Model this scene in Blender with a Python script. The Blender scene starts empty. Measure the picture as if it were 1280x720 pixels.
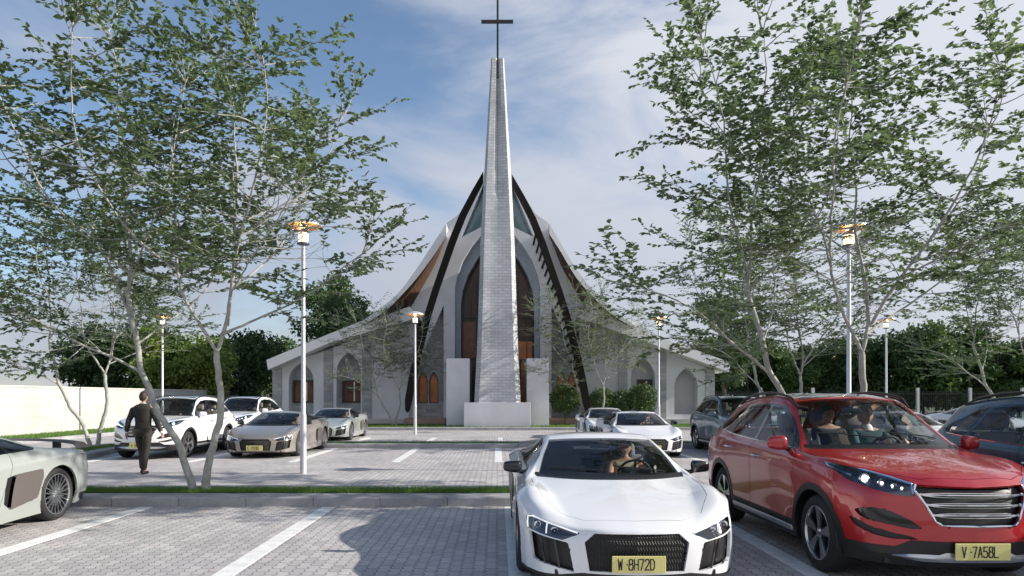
import bpy, bmesh, math, random
import numpy as np
from mathutils import Vector, Matrix, Euler
from mathutils.geometry import tessellate_polygon
from mathutils.bvhtree import BVHTree
R = math.radians
C = bpy.context.scene.collection
scene = bpy.context.scene
CAMZ = 1.62
# ---------------------------------------------------------------- camera
cd = bpy.data.cameras.new('camera'); cam = bpy.data.objects.new('camera', cd); C.objects.link(cam)
cam.location = (0, 0, CAMZ); cam.rotation_euler = (R(90), 0, 0)
cd.sensor_width = 36; cd.lens = 24.19; cd.shift_x = 18/1280; cd.shift_y = 137/1280
cd.clip_start = 0.1; cd.clip_end = 6000
scene.camera = cam
# ---------------------------------------------------------------- sky and sun
SUN_EL, SUN_AZ = 26.0, 93.5       # azimuth clockwise from +Y
w = bpy.data.worlds.new('World'); scene.world = w; w.use_nodes = True
nt = w.node_tree; nt.nodes.clear()
def nd(tree, t, **kw):
    n = tree.nodes.new(t)
    for k, v in kw.items():
        if k in n.inputs.keys() if not hasattr(n, k) else False: n.inputs[k].default_value = v
        else: setattr(n, k, v)
    return n
sky = nd(nt, 'ShaderNodeTexSky', sky_type='NISHITA', sun_disc=False)
sky.sun_elevation = R(SUN_EL); sky.sun_rotation = R(SUN_AZ); sky.air_density = 1.0; sky.dust_density = 0.7; sky.ozone_density = 2.2
tc = nd(nt, 'ShaderNodeTexCoord')
mp = nd(nt, 'ShaderNodeMapping'); mp.inputs['Scale'].default_value = (1.0, 1.0, 2.6); mp.inputs['Rotation'].default_value = (0.15, 0.35, 0.4)
nt.links.new(tc.outputs['Generated'], mp.inputs['Vector'])
n1 = nd(nt, 'ShaderNodeTexNoise'); n1.inputs['Scale'].default_value = 2.8; n1.inputs['Detail'].default_value = 7; n1.inputs['Roughness'].default_value = 0.55; n1.inputs['Distortion'].default_value = 0.5
nt.links.new(mp.outputs[0], n1.inputs['Vector'])
# more cloud towards the right (sun side) and towards the horizon
sep = nd(nt, 'ShaderNodeSeparateXYZ'); nt.links.new(tc.outputs['Generated'], sep.inputs[0])
def math_(tree, op, a, b=None, c=None, clamp=False):
    n = tree.nodes.new('ShaderNodeMath'); n.operation = op; n.use_clamp = clamp
    for i, v in enumerate((a, b, c)):
        if v is None: continue
        if isinstance(v, (int, float)): n.inputs[i].default_value = v
        else: tree.links.new(v, n.inputs[i])
    return n.outputs[0]
side = math_(nt, 'MULTIPLY', sep.outputs[0], 0.30)
low = math_(nt, 'MULTIPLY', math_(nt, 'MAXIMUM', sep.outputs[2], 0.0), -0.75)
back = math_(nt, 'MULTIPLY', math_(nt, 'MINIMUM', sep.outputs[1], 0.0), -0.35)  # added bright cloud behind the camera, unseen, fills the shaded fronts with light
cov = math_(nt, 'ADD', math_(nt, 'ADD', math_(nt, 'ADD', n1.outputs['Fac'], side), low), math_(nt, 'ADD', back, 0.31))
cl = nd(nt, 'ShaderNodeMapRange'); cl.inputs['From Min'].default_value = 0.34; cl.inputs['From Max'].default_value = 0.68; cl.interpolation_type = 'SMOOTHSTEP'
nt.links.new(cov, cl.inputs['Value'])
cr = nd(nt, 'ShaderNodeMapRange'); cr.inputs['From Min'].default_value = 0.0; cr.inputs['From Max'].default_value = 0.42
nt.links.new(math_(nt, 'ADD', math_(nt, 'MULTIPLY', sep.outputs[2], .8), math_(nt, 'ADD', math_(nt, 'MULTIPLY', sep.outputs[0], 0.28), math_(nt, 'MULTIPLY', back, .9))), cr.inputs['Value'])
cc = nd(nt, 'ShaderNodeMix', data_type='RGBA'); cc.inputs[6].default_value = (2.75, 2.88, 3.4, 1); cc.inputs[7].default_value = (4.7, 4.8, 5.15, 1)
nt.links.new(cr.outputs[0], cc.inputs[0])
mx = nd(nt, 'ShaderNodeMix', data_type='RGBA')
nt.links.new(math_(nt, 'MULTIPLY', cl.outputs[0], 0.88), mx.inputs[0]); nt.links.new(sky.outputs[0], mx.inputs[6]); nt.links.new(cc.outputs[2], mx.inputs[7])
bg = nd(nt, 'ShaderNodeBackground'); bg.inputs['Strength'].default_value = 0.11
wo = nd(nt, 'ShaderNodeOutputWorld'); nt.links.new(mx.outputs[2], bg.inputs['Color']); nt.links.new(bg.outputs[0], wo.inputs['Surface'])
sd = bpy.data.lights.new('sun', 'SUN'); sd.energy = 4.6; sd.angle = R(0.6); sd.color = (1.0, 0.93, 0.83)
so = bpy.data.objects.new('sun', sd); C.objects.link(so)
sdir = Vector((math.sin(R(SUN_AZ))*math.cos(R(SUN_EL)), math.cos(R(SUN_AZ))*math.cos(R(SUN_EL)), math.sin(R(SUN_EL))))
so.rotation_euler = sdir.to_track_quat('Z', 'Y').to_euler(); so.location = sdir*60
vs = scene.view_settings; vs.view_transform = 'Standard'; vs.look = 'None'; vs.exposure = 0.62; vs.gamma = 1; vs.use_curve_mapping = False
scene.cycles.max_bounces = 8; scene.cycles.transparent_max_bounces = 16; scene.cycles.sample_clamp_indirect = 6

# ---------------------------------------------------------------- helpers
def px(x, y, D): return Vector(((x-622)*D/860, D, CAMZ+(497-y)*D/860))
def prop(o, label=None, cat=None, group=None, kind=None):
    if label: o['label'] = label
    if cat: o['category'] = cat
    if group: o['group'] = group
    if kind: o['kind'] = kind
    return o
def empty(name, loc=(0,0,0), rz=0, label=None, cat=None, group=None):
    o = bpy.data.objects.new(name, None); C.objects.link(o); o.location = loc; o.rotation_euler = (0,0,rz); o.empty_display_size = .2
    return prop(o, label, cat, group)
def sharp(me, ang=32):
    bm = bmesh.new(); bm.from_mesh(me); lim = R(ang)
    for e in bm.edges:
        if len(e.link_faces) == 2:
            e.smooth = e.calc_face_angle(0) < lim
    for f in bm.faces: f.smooth = True
    bm.to_mesh(me); bm.free()
class MB:
    def __init__(s): s.v = []; s.f = []; s.m = []
    def add(s, vs, fs, mi=0):
        b = len(s.v); s.v += [tuple(v) for v in vs]; s.f += [tuple(i+b for i in f) for f in fs]; s.m += [mi]*len(fs)
    def box(s, x0,x1,y0,y1,z0,z1, mi=0, M=None):
        vs = [Vector(p) for p in ((x0,y0,z0),(x1,y0,z0),(x1,y1,z0),(x0,y1,z0),(x0,y0,z1),(x1,y0,z1),(x1,y1,z1),(x0,y1,z1))]
        if M: vs = [M@v for v in vs]
        s.add(vs, [(0,3,2,1),(4,5,6,7),(0,1,5,4),(1,2,6,5),(2,3,7,6),(3,0,4,7)], mi)
    def rbox(s, x0,x1,y0,y1,z0,z1, r=.03, M=None, mi=0, seg=3):
        bm = bmesh.new(); bmesh.ops.create_cube(bm, size=1)
        for v in bm.verts: v.co = Vector(((x0+x1)/2+v.co.x*(x1-x0), (y0+y1)/2+v.co.y*(y1-y0), (z0+z1)/2+v.co.z*(z1-z0)))
        bmesh.ops.bevel(bm, geom=bm.edges[:]+bm.verts[:], offset=r, segments=seg, profile=.5, affect='EDGES')
        bm.verts.index_update(); s.add([(M@v.co if M else v.co) for v in bm.verts], [[v.index for v in f.verts] for f in bm.faces], mi); bm.free()
    def tube(s, pts, rad, n=8, mi=0, cap=True, sx=1.0):
        pts = [Vector(p) for p in pts]; rings = []
        if not hasattr(rad, '__len__'): rad = [rad]*len(pts)
        prev = None
        for i, p in enumerate(pts):
            t = (pts[min(i+1, len(pts)-1)]-pts[max(i-1, 0)])
            if t.length < 1e-9: t = Vector((0,0,1))
            t.normalize()
            if prev is None:
                a = Vector((0,1,0)) if abs(t.y) < .9 else Vector((1,0,0)); u = (a - t*a.dot(t)).normalized()
            else: u = (prev - t*prev.dot(t)).normalized()
            prev = u; w_ = t.cross(u)
            rings.append([p+(u*math.cos(2*math.pi*k/n)*sx+w_*math.sin(2*math.pi*k/n))*rad[i] for k in range(n)])
        vs = [q for r_ in rings for q in r_]; fs = []
        for i in range(len(pts)-1):
            for k in range(n):
                k2 = (k+1) % n; fs.append((i*n+k, i*n+k2, (i+1)*n+k2, (i+1)*n+k))
        if cap: fs.append(tuple(range(n-1,-1,-1))); fs.append(tuple((len(pts)-1)*n+k for k in range(n)))
        s.add(vs, fs, mi)
    def lathe(s, prof, n=24, M=None, mi=0, closed=False):
        vs = []; fs = []; m = len(prof)
        for k in range(n):
            a = 2*math.pi*k/n
            for (r_, z) in prof:
                v = Vector((r_*math.cos(a), r_*math.sin(a), z)); vs.append(M@v if M else v)
        for k in range(n):
            k2 = (k+1) % n
            for j in range(m if closed else m-1):
                j2 = (j+1) % m; fs.append((k*m+j, k2*m+j, k2*m+j2, k*m+j2))
        s.add(vs, fs, mi)
    def prism(s, poly, y0, y1, mi=0):      # poly list of (x,z), extruded along Y
        n = len(poly); vs = [(p[0], y0, p[1]) for p in poly]+[(p[0], y1, p[1]) for p in poly]
        tri = tessellate_polygon([[Vector((p[0], p[1], 0)) for p in poly]])
        fs = [tuple(t) for t in tri]+[tuple(n+i for i in reversed(t)) for t in tri]
        for i in range(n): j = (i+1) % n; fs.append((i, j, n+j, n+i))
        s.add(vs, fs, mi)
    def wall(s, outer, holes, y0, y1, mi=0):   # plate with holes, (x,z) rings
        rings = [outer]+holes; flat = [p for r_ in rings for p in r_]; n = len(flat)
        tri = tessellate_polygon([[Vector((p[0], p[1], 0)) for p in r_] for r_ in rings])
        vs = [(p[0], y0, p[1]) for p in flat]+[(p[0], y1, p[1]) for p in flat]
        fs = [tuple(t) for t in tri]+[tuple(n+i for i in reversed(t)) for t in tri]; b = 0
        for r_ in rings:
            k = len(r_)
            for i in range(k): j = (i+1) % k; fs.append((b+i, b+j, n+b+j, n+b+i))
            b += k
        s.add(vs, fs, mi)
    def mesh(s, name, mats, smooth=None, bevel=0, fix=True):
        me = bpy.data.meshes.new(name); me.from_pydata(s.v, [], s.f); me.validate()
        if len(me.polygons) == len(s.m): me.polygons.foreach_set('material_index', s.m)
        if not isinstance(mats, (list, tuple)): mats = [mats]
        for m in mats: me.materials.append(m)
        if fix or bevel:
            bm = bmesh.new(); bm.from_mesh(me)
            if fix: bmesh.ops.recalc_face_normals(bm, faces=bm.faces)
            if bevel:
                ed = [e for e in bm.edges if len(e.link_faces) == 2 and e.calc_face_angle(0) > R(35)]
                bmesh.ops.bevel(bm, geom=ed, offset=bevel, segments=2, profile=.6, affect='EDGES', clamp_overlap=True)
            bm.to_mesh(me); bm.free()
        if smooth: sharp(me, smooth)
        return me
    def build(s, name, mats, parent=None, smooth=None, bevel=0, loc=None, fix=True):
        o = bpy.data.objects.new(name, s.mesh(name, mats, smooth, bevel, fix)); C.objects.link(o)
        if parent: o.parent = parent
        if loc: o.location = loc
        return o
def copy_tree(o, parent=None, label=None, group=None):
    c = o.copy(); C.objects.link(c); c.parent = parent
    for ch in o.children: copy_tree(ch, c)
    if label: c['label'] = label
    if group: c['group'] = group
    return c
# ---------------------------------------------------------------- materials
MATS = {}
def mat(name, col, rough=.6, metal=0, spec=.5, coat=0, vary=0, vscale=3.0, bump=0, bscale=40, transl=0, emis=None, estr=0, vcol=None, detail=5, sub=0):
    if name in MATS: return MATS[name]
    m = bpy.data.materials.new(name); m.use_nodes = True; t = m.node_tree; b = t.nodes['Principled BSDF']
    b.inputs['Base Color'].default_value = (*col, 1); b.inputs['Roughness'].default_value = rough; b.inputs['Metallic'].default_value = metal
    b.inputs['Specular IOR Level'].default_value = spec; b.inputs['Coat Weight'].default_value = coat; b.inputs['Coat Roughness'].default_value = .03
    co = t.nodes.new('ShaderNodeTexCoord')
    if vary:
        n = t.nodes.new('ShaderNodeTexNoise'); n.inputs['Scale'].default_value = vscale; n.inputs['Detail'].default_value = detail; n.inputs['Roughness'].default_value = .6
        t.links.new(co.outputs['Object'], n.inputs['Vector'])
        rp = t.nodes.new('ShaderNodeMapRange'); rp.inputs['From Min'].default_value = .3; rp.inputs['From Max'].default_value = .7
        t.links.new(n.outputs['Fac'], rp.inputs['Value'])
        mi = t.nodes.new('ShaderNodeMix'); mi.data_type = 'RGBA'
        c2 = vcol or tuple(c*(1+vary) for c in col); c1 = tuple(c*(1-vary) for c in col) if not vcol else col
        mi.inputs[6].default_value = (*c1, 1); mi.inputs[7].default_value = (*c2, 1)
        t.links.new(rp.outputs[0], mi.inputs[0]); t.links.new(mi.outputs[2], b.inputs['Base Color'])
    if bump:
        n2 = t.nodes.new('ShaderNodeTexNoise'); n2.inputs['Scale'].default_value = bscale; n2.inputs['Detail'].default_value = 4
        t.links.new(co.outputs['Object'], n2.inputs['Vector'])
        bp = t.nodes.new('ShaderNodeBump'); bp.inputs['Strength'].default_value = bump; bp.inputs['Distance'].default_value = .01
        t.links.new(n2.outputs['Fac'], bp.inputs['Height']); t.links.new(bp.outputs[0], b.inputs['Normal'])
    if transl:
        out = t.nodes['Material Output']; tr = t.nodes.new('ShaderNodeBsdfTranslucent'); ms = t.nodes.new('ShaderNodeMixShader'); ms.inputs[0].default_value = transl
        if vary: t.links.new(mi.outputs[2], tr.inputs['Color'])
        else: tr.inputs['Color'].default_value = (*col, 1)
        t.links.new(b.outputs[0], ms.inputs[1]); t.links.new(tr.outputs[0], ms.inputs[2]); t.links.new(ms.outputs[0], out.inputs['Surface'])
    if emis: b.inputs['Emission Color'].default_value = (*emis, 1); b.inputs['Emission Strength'].default_value = estr
    MATS[name] = m; return m
def glass(name, tint, refl=1.0, rough=.0):
    if name in MATS: return MATS[name]
    m = bpy.data.materials.new(name); m.use_nodes = True; t = m.node_tree; t.nodes.clear()
    out = t.nodes.new('ShaderNodeOutputMaterial'); tr = t.nodes.new('ShaderNodeBsdfTransparent'); tr.inputs[0].default_value = (*tint, 1)
    gl = t.nodes.new('ShaderNodeBsdfGlossy'); gl.inputs['Roughness'].default_value = rough; gl.inputs[0].default_value = (1,1,1,1)
    fr = t.nodes.new('ShaderNodeFresnel'); fr.inputs['IOR'].default_value = 1.52
    mu = math_(t, 'MULTIPLY', fr.outputs[0], refl, clamp=True); ms = t.nodes.new('ShaderNodeMixShader')
    t.links.new(mu, ms.inputs[0]); t.links.new(tr.outputs[0], ms.inputs[1]); t.links.new(gl.outputs[0], ms.inputs[2]); t.links.new(ms.outputs[0], out.inputs[0])
    MATS[name] = m; return m
def brick(name, c1, c2, cm, bw, bh, mortar=.004, flat=False, bump=.5, rough=.7, rot=0, bias=0, noise=.25, big=.35, uv_sum=True, msmooth=.1, zig=0):
    if name in MATS: return MATS[name]
    m = bpy.data.materials.new(name); m.use_nodes = True; t = m.node_tree; b = t.nodes['Principled BSDF']
    co = t.nodes.new('ShaderNodeTexCoord'); sp = t.nodes.new('ShaderNodeSeparateXYZ'); t.links.new(co.outputs['Object'], sp.inputs[0])
    cb = t.nodes.new('ShaderNodeCombineXYZ')
    if flat:
        if rot: t.links.new(sp.outputs[1], cb.inputs[0]); t.links.new(sp.outputs[0], cb.inputs[1])
        else: t.links.new(sp.outputs[0], cb.inputs[0]); t.links.new(sp.outputs[1], cb.inputs[1])
    else:
        t.links.new(math_(t, 'ADD', sp.outputs[0], sp.outputs[1]) if uv_sum else sp.outputs[0], cb.inputs[0]); t.links.new(sp.outputs[2], cb.inputs[1])
    br = t.nodes.new('ShaderNodeTexBrick'); br.inputs['Scale'].default_value = 1; br.inputs['Brick Width'].default_value = bw; br.inputs['Row Height'].default_value = bh
    br.inputs['Mortar Size'].default_value = mortar; br.inputs['Mortar Smooth'].default_value = msmooth; br.inputs['Bias'].default_value = bias
    br.inputs['Color1'].default_value = (*c1,1); br.inputs['Color2'].default_value = (*c2,1); br.inputs['Mortar'].default_value = (*cm,1)
    # slightly wobbly joints
    nz = t.nodes.new('ShaderNodeTexNoise'); nz.inputs['Scale'].default_value = 6; t.links.new(co.outputs['Object'], nz.inputs['Vector'])
    if zig:     # interlocking blocks: saw-edged long joints
        cb2 = t.nodes.new('ShaderNodeCombineXYZ'); sb = t.nodes.new('ShaderNodeSeparateXYZ'); t.links.new(cb.outputs[0], sb.inputs[0])
        pp = math_(t, 'PINGPONG', sb.outputs[0], bw/4); sm = math_(t, 'MULTIPLY', math_(t, 'SUBTRACT', pp, bw/8), zig)
        t.links.new(sb.outputs[0], cb2.inputs[0]); t.links.new(math_(t, 'ADD', sb.outputs[1], sm), cb2.inputs[1]); cb = cb2
    va = t.nodes.new('ShaderNodeVectorMath'); va.operation = 'MULTIPLY_ADD'; va.inputs[1].default_value = (.012,.012,0)
    t.links.new(nz.outputs['Color'], va.inputs[0]); t.links.new(cb.outputs[0], va.inputs[2]); t.links.new(va.outputs[0], br.inputs['Vector'])
    n = t.nodes.new('ShaderNodeTexNoise'); n.inputs['Scale'].default_value = big; n.inputs['Detail'].default_value = 8; n.inputs['Roughness'].default_value = .65
    t.links.new(co.outputs['Object'], n.inputs['Vector'])
    rp = t.nodes.new('ShaderNodeMapRange'); rp.inputs['From Min'].default_value = .3; rp.inputs['From Max'].default_value = .7; rp.inputs['To Min'].default_value = 1-noise; rp.inputs['To Max'].default_value = 1+noise
    t.links.new(n.outputs['Fac'], rp.inputs['Value'])
    n3 = t.nodes.new('ShaderNodeTexNoise'); n3.inputs['Scale'].default_value = 60; n3.inputs['Detail'].default_value = 3; t.links.new(co.outputs['Object'], n3.inputs['Vector'])
    rp3 = t.nodes.new('ShaderNodeMapRange'); rp3.inputs['From Min'].default_value = .3; rp3.inputs['From Max'].default_value = .7; rp3.inputs['To Min'].default_value = .88; rp3.inputs['To Max'].default_value = 1.12
    t.links.new(n3.outputs['Fac'], rp3.inputs['Value'])
    hs = t.nodes.new('ShaderNodeVectorMath'); hs.operation = 'SCALE'; t.links.new(br.outputs['Color'], hs.inputs[0]); t.links.new(math_(t,'MULTIPLY',rp.outputs[0],rp3.outputs[0]), hs.inputs['Scale'])
    t.links.new(hs.outputs[0], b.inputs['Base Color']); b.inputs['Roughness'].default_value = rough; b.inputs['Specular IOR Level'].default_value = .35
    bp = t.nodes.new('ShaderNodeBump'); bp.inputs['Strength'].default_value = bump; bp.inputs['Distance'].default_value = .006
    hh = math_(t, 'ADD', math_(t, 'MULTIPLY', br.outputs['Fac'], -1.0), math_(t, 'MULTIPLY', n3.outputs['Fac'], .35))
    t.links.new(hh, bp.inputs['Height']); t.links.new(bp.outputs[0], b.inputs['Normal'])
    MATS[name] = m; return m
# ================================================================ setting
PAVE = brick('concrete pavers', (.53,.50,.49), (.41,.395,.40), (.17,.16,.165), .225, .1125, mortar=.0055, flat=True, rot=1, bump=.7, rough=.62, noise=.20, big=.7, msmooth=.25, zig=.55)
KERB = brick('kerb concrete', (.34,.34,.35), (.30,.30,.315), (.14,.14,.15), 1.0, 4.0, mortar=.006, bump=.4, rough=.85, noise=.18, big=2.2)
PAINT = mat('line paint', (.76,.76,.75), .6, vary=.16, vscale=7, bump=.15, bscale=80)
SOIL = mat('lawn soil', (.05,.10,.022), .95, vary=.3, vscale=3)
FAR = mat('rough grass', (.06,.085,.03), .95, vary=.35, vscale=.3)
def flat(name, ring, z, m, kind='structure', label=None):
    b = MB(); b.add([(p[0], p[1], z) for p in ring], [tuple(range(len(ring)))]); o = b.build(name, m, fix=False); o['kind'] = kind
    if o.data.polygons[0].normal.z < 0: o.data.flip_normals()
    return o
flat('ground', [(-2500,-300),(2500,-300),(2500,4000),(-2500,4000)], -.03, FAR)
flat('parking_pavement', [(-19,-6),(46,-6),(46,34.2),(-19,34.2)], 0, PAVE)
def kerb_ring(name, ring, h=.14, wd=.40, ch=.02):
    # ring (clockwise or not) of a raised island: kerb all round, soil inside. returns the inner ring
    n = len(ring); P = [Vector((p[0], p[1])) for p in ring]
    area = sum(P[i].x*P[(i+1)%n].y-P[(i+1)%n].x*P[i].y for i in range(n))
    if area < 0: P.reverse()
    def off(d, Pn):
        out = []
        for i in range(n):
            a, b_, c = Pn[i-1], Pn[i], Pn[(i+1)%n]; e1 = (b_-a).normalized(); e2 = (c-b_).normalized()
            n1_ = Vector((-e1.y, e1.x)); n2_ = Vector((-e2.y, e2.x)); m_ = (n1_+n2_).normalized(); out.append(b_+m_*(d/max(.4, m_.dot(n1_))))
        return out
    a0 = P; a1 = off(ch, P); inn = off(wd, P)
    b = MB(); vs = []
    for ringz, z in ((a0, -.02), (a0, h-ch), (a1, h), (inn, h), (inn, h-.08)):
        vs += [(p.x, p.y, z) for p in ringz]
    fs = []
    for l in range(4):
        for i in range(n): j = (i+1)%n; fs.append((l*n+i, l*n+j, (l+1)*n+j, (l+1)*n+i))
    b.add(vs, fs); o = b.build(name, KERB, fix=False); o['kind'] = 'structure'
    return inn
def island(name, ring, h=.14, wd=.42):
    inn = kerb_ring(name+'_kerb' if name else 'kerb', ring, h, wd)
    f = flat('lawn_soil', inn, h-.015, SOIL)
    return [(p.x, p.y) for p in inn]
def kerb_strip(x0, x1, y0, y1): return island('median', [(x0,y0),(x1,y0),(x1,y1),(x0,y1)])
m1 = kerb_strip(-40, 46, 10.24, 11.62)
m2 = island('median', [(-10.9,16.7),(-10.62,17.4),(-11.15,20.0),(-11.1,21.3),(-10.4,21.94),(46,21.94),(46,23.45),(-12.3,23.45),(-12.75,22.6),(-12.6,19),(-12.1,16.8),(-11.5,16.4)], wd=.40)
m3 = island('church_lawn', [(-15.5,34.1),(46,34.1),(46,60),(-15.5,60)])
mw = island('wall_lawn', [(-16.8,2),(-16.4,34),(-15.9,60),(-22,66),(-19.6,2)], wd=.15)
# painted bay lines
b = MB()
lines = [(.2,4.9,10.2),(-2.5,4.9,10.2),(-5.2,4.9,10.2),(2.9,4.9,10.2),(5.6,4.9,10.2),(8.3,4.9,10.2),(-7.9,4.9,10.2)]
lines += [(.02+2.6*k,17.25,21.9) for k in range(-4,8)] + [(.1-2.65*k,23.5,27.75) for k in range(-7,4)]
for (x, y0, y1) in lines: b.box(x-.1, x+.1, y0, y1, .0, .004)
lo = b.build('bay_line', PAINT); lo['kind'] = 'structure'; lo.name = 'painted_bay_lines'
# grass blades
GR = mat('grass blades', (.085,.19,.03), .7, transl=.35, vary=.4, vscale=5, vcol=(.16,.27,.05))
def inside(ring, x, y):
    c = False; n = len(ring)
    for i in range(n):
        x1, y1 = ring[i]; x2, y2 = ring[i-1]
        if (y1 > y) != (y2 > y) and x < (x2-x1)*(y-y1)/(y2-y1)+x1: c = not c
    return c
def grass(name, ring, clip, n, hh, wd, z, label, seed):
    rg = np.random.default_rng(seed); x0, x1, y0, y1 = clip
    pts = np.stack([rg.uniform(x0, x1, n), rg.uniform(y0, y1, n)], 1)
    pts = np.array([p for p in pts if inside(ring, p[0], p[1])])
    k = len(pts); a = rg.uniform(0, 2*math.pi, k); h = hh*rg.uniform(.55, 1.15, k); ww = wd*rg.uniform(.7, 1.3, k); ln = rg.normal(0, .35, (k, 2))*h[:, None]
    V = np.zeros((k, 3, 3)); dx = np.cos(a)*ww; dy = np.sin(a)*ww
    V[:,0] = np.stack([pts[:,0]-dx, pts[:,1]-dy, np.full(k, z)], 1); V[:,1] = np.stack([pts[:,0]+dx, pts[:,1]+dy, np.full(k, z)], 1)
    V[:,2] = np.stack([pts[:,0]+ln[:,0], pts[:,1]+ln[:,1], z+h], 1)
    me = bpy.data.meshes.new(name); me.from_pydata(V.reshape(-1, 3).tolist(), [], np.arange(3*k).reshape(-1, 3).tolist()); me.materials.append(GR)
    o = bpy.data.objects.new(name, me); C.objects.link(o); prop(o, label, 'grass', None, 'stuff'); return o
grass('grass', m1, (-9,11,10.6,11.25), 70000, .085, .004, .12, 'short green grass on the nearest kerbed median strip', 1)
grass('grass', m2, (-13,16,16.6,23.2), 60000, .085, .007, .12, 'short green grass on the middle median and its turned left end', 2)
grass('grass', m3, (-15.2,45,34.4,38.6), 30000, .09, .015, .12, 'green grass strip in front of the church and out to the right', 3)
grass('grass', mw, (-19.5,-15.5,14,40), 22000, .08, .012, .12, 'green grass strip at the foot of the white boundary wall', 4)
# boundary wall at left
WALL = brick('white rendered block', (.50,.495,.475), (.46,.455,.44), (.34,.335,.325), 1.3, .42, mortar=.006, bump=.35, rough=.8, noise=.10, big=.8)
b = MB()
wp = [(-19.4,4),(-19.0,26.5),(-18.9,40),(-20.8,63),(-21.6,80)]
for (a0, a1) in zip(wp[:-1], wp[1:]):
    d = Vector((a1[0]-a0[0], a1[1]-a0[1], 0)); M = Matrix.Translation((a0[0], a0[1], 0)) @ Matrix.Rotation(math.atan2(d.y, d.x), 4, 'Z')
    b.box(0, d.length, 0, .22, 0, 2.04, M=M)
wl = b.build('boundary_wall', WALL); prop(wl, 'long pale block boundary wall along the left edge of the car park', 'wall')
b2 = MB()
for (a0, a1) in zip(wp[:-1], wp[1:]):
    d = Vector((a1[0]-a0[0], a1[1]-a0[1], 0)); M = Matrix.Translation((a0[0], a0[1], 0)) @ Matrix.Rotation(math.atan2(d.y, d.x), 4, 'Z')
    b2.box(0, d.length, -.03, .25, 2.042, 2.10, M=M)
b2.build('coping', mat('wall coping', (.62,.60,.56), .8, vary=.1), wl)
# picket fence at right
DK = mat('dark steel', (.03,.032,.035), .5, metal=.6)
WHP = mat('pale post', (.6,.6,.6), .6, vary=.08)
fn = empty('picket_fence', (14,46,.12), 0, 'dark steel picket fence with pale posts in front of the right-hand trees', 'fence')
b = MB(); n = 380
for i in range(n): b.box(i*.125, i*.125+.03, -.012, .012, .08, 1.95)
b.box(0, n*.125, -.02, .02, .2, .26); b.box(0, n*.125, -.02, .02, 1.72, 1.78); b.build('picket_panel', DK, fn)
for i in range(14): b = MB(); b.box(i*3.5, i*3.5+.16, -.08, .08, 0, 2.15); b.build('post', WHP, fn, bevel=.01)
# ================================================================ church
CD = 39.6
STONE = brick('split grey stone', (.42,.43,.44), (.28,.295,.32), (.24,.25,.26), .62, .21, mortar=.008, bump=.7, rough=.85, noise=.22, big=.5)
TSTONE = brick('tower stone', (.54,.55,.575), (.43,.445,.475), (.29,.30,.32), .40, .15, mortar=.010, bump=.2, rough=.9, noise=.20, big=.5)
REND = mat('white render', (.62,.63,.67), .85, vary=.09, vscale=.9, bump=.12, bscale=30)
FASC = mat('pale fascia', (.76,.76,.77), .6, vary=.05, vscale=.8)
RIBM = mat('dark bronze beam', (.010,.008,.006), .65, spec=.2, vary=.3, vscale=1.5)
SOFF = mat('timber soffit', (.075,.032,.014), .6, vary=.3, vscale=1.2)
BLK = mat('black frame', (.012,.012,.014), .4)
GLD = mat('dark pane', (.075,.036,.026), .2, spec=.3, vary=.35, vscale=.6)
WOOD = mat('sunlit tone timber', (.60,.20,.07), .4, vary=.3, vscale=1.0)  # orange wood, brightness and saturation raised so it seems sunlit
ROOFM = mat('grey roof sheet', (.30,.31,.33), .5, vary=.1, vscale=.5)
PLI = mat('plinth concrete', (.50,.49,.48), .8, vary=.1, vscale=1.5)
TEAL = mat('teal pane', (.22,.36,.39), .1, spec=.8, vary=.25, vscale=.4)
church = empty('church', (0,CD,.12), 0, 'grey and white church with tall tapering spire, curved dark beams and low arched wings', 'church')
def cpart(mb, name, m, parent=None, **kw):
    par = parent or church; o = mb.build(name, m, None, **kw); me = o.data
    me.transform(Matrix.Translation((0,-CD,-.12))); o.parent = par
    return o
def q(x, y, D=CD): p = px(x, y, D); return (p.x, p.z)
def garch(x0, x1, ya, ys, yb, D=CD, n=8):
    # gothic arch ring in pixels: pointed top ya, springing ys, bottom yb
    xc = (x0+x1)/2; w_ = (x1-x0)/2; h = ys-ya; pts = [(x0, yb), (x0, ys)]
    # arc: circle centre on springing line
    r_ = (w_*w_+h*h)/(2*w_)
    for k in range(1, n):
        a = math.asin(h/r_)*k/n; pts.append((x0+r_-r_*math.cos(a), ys-r_*math.sin(a)))
    pts.append((xc, ya)); pts += [(2*xc-p[0], p[1]) for p in reversed(pts[:-1])]
    return [q(a, b_, D) for a, b_ in pts]
GB = 529   # wall foot in pixels at CD
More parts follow.
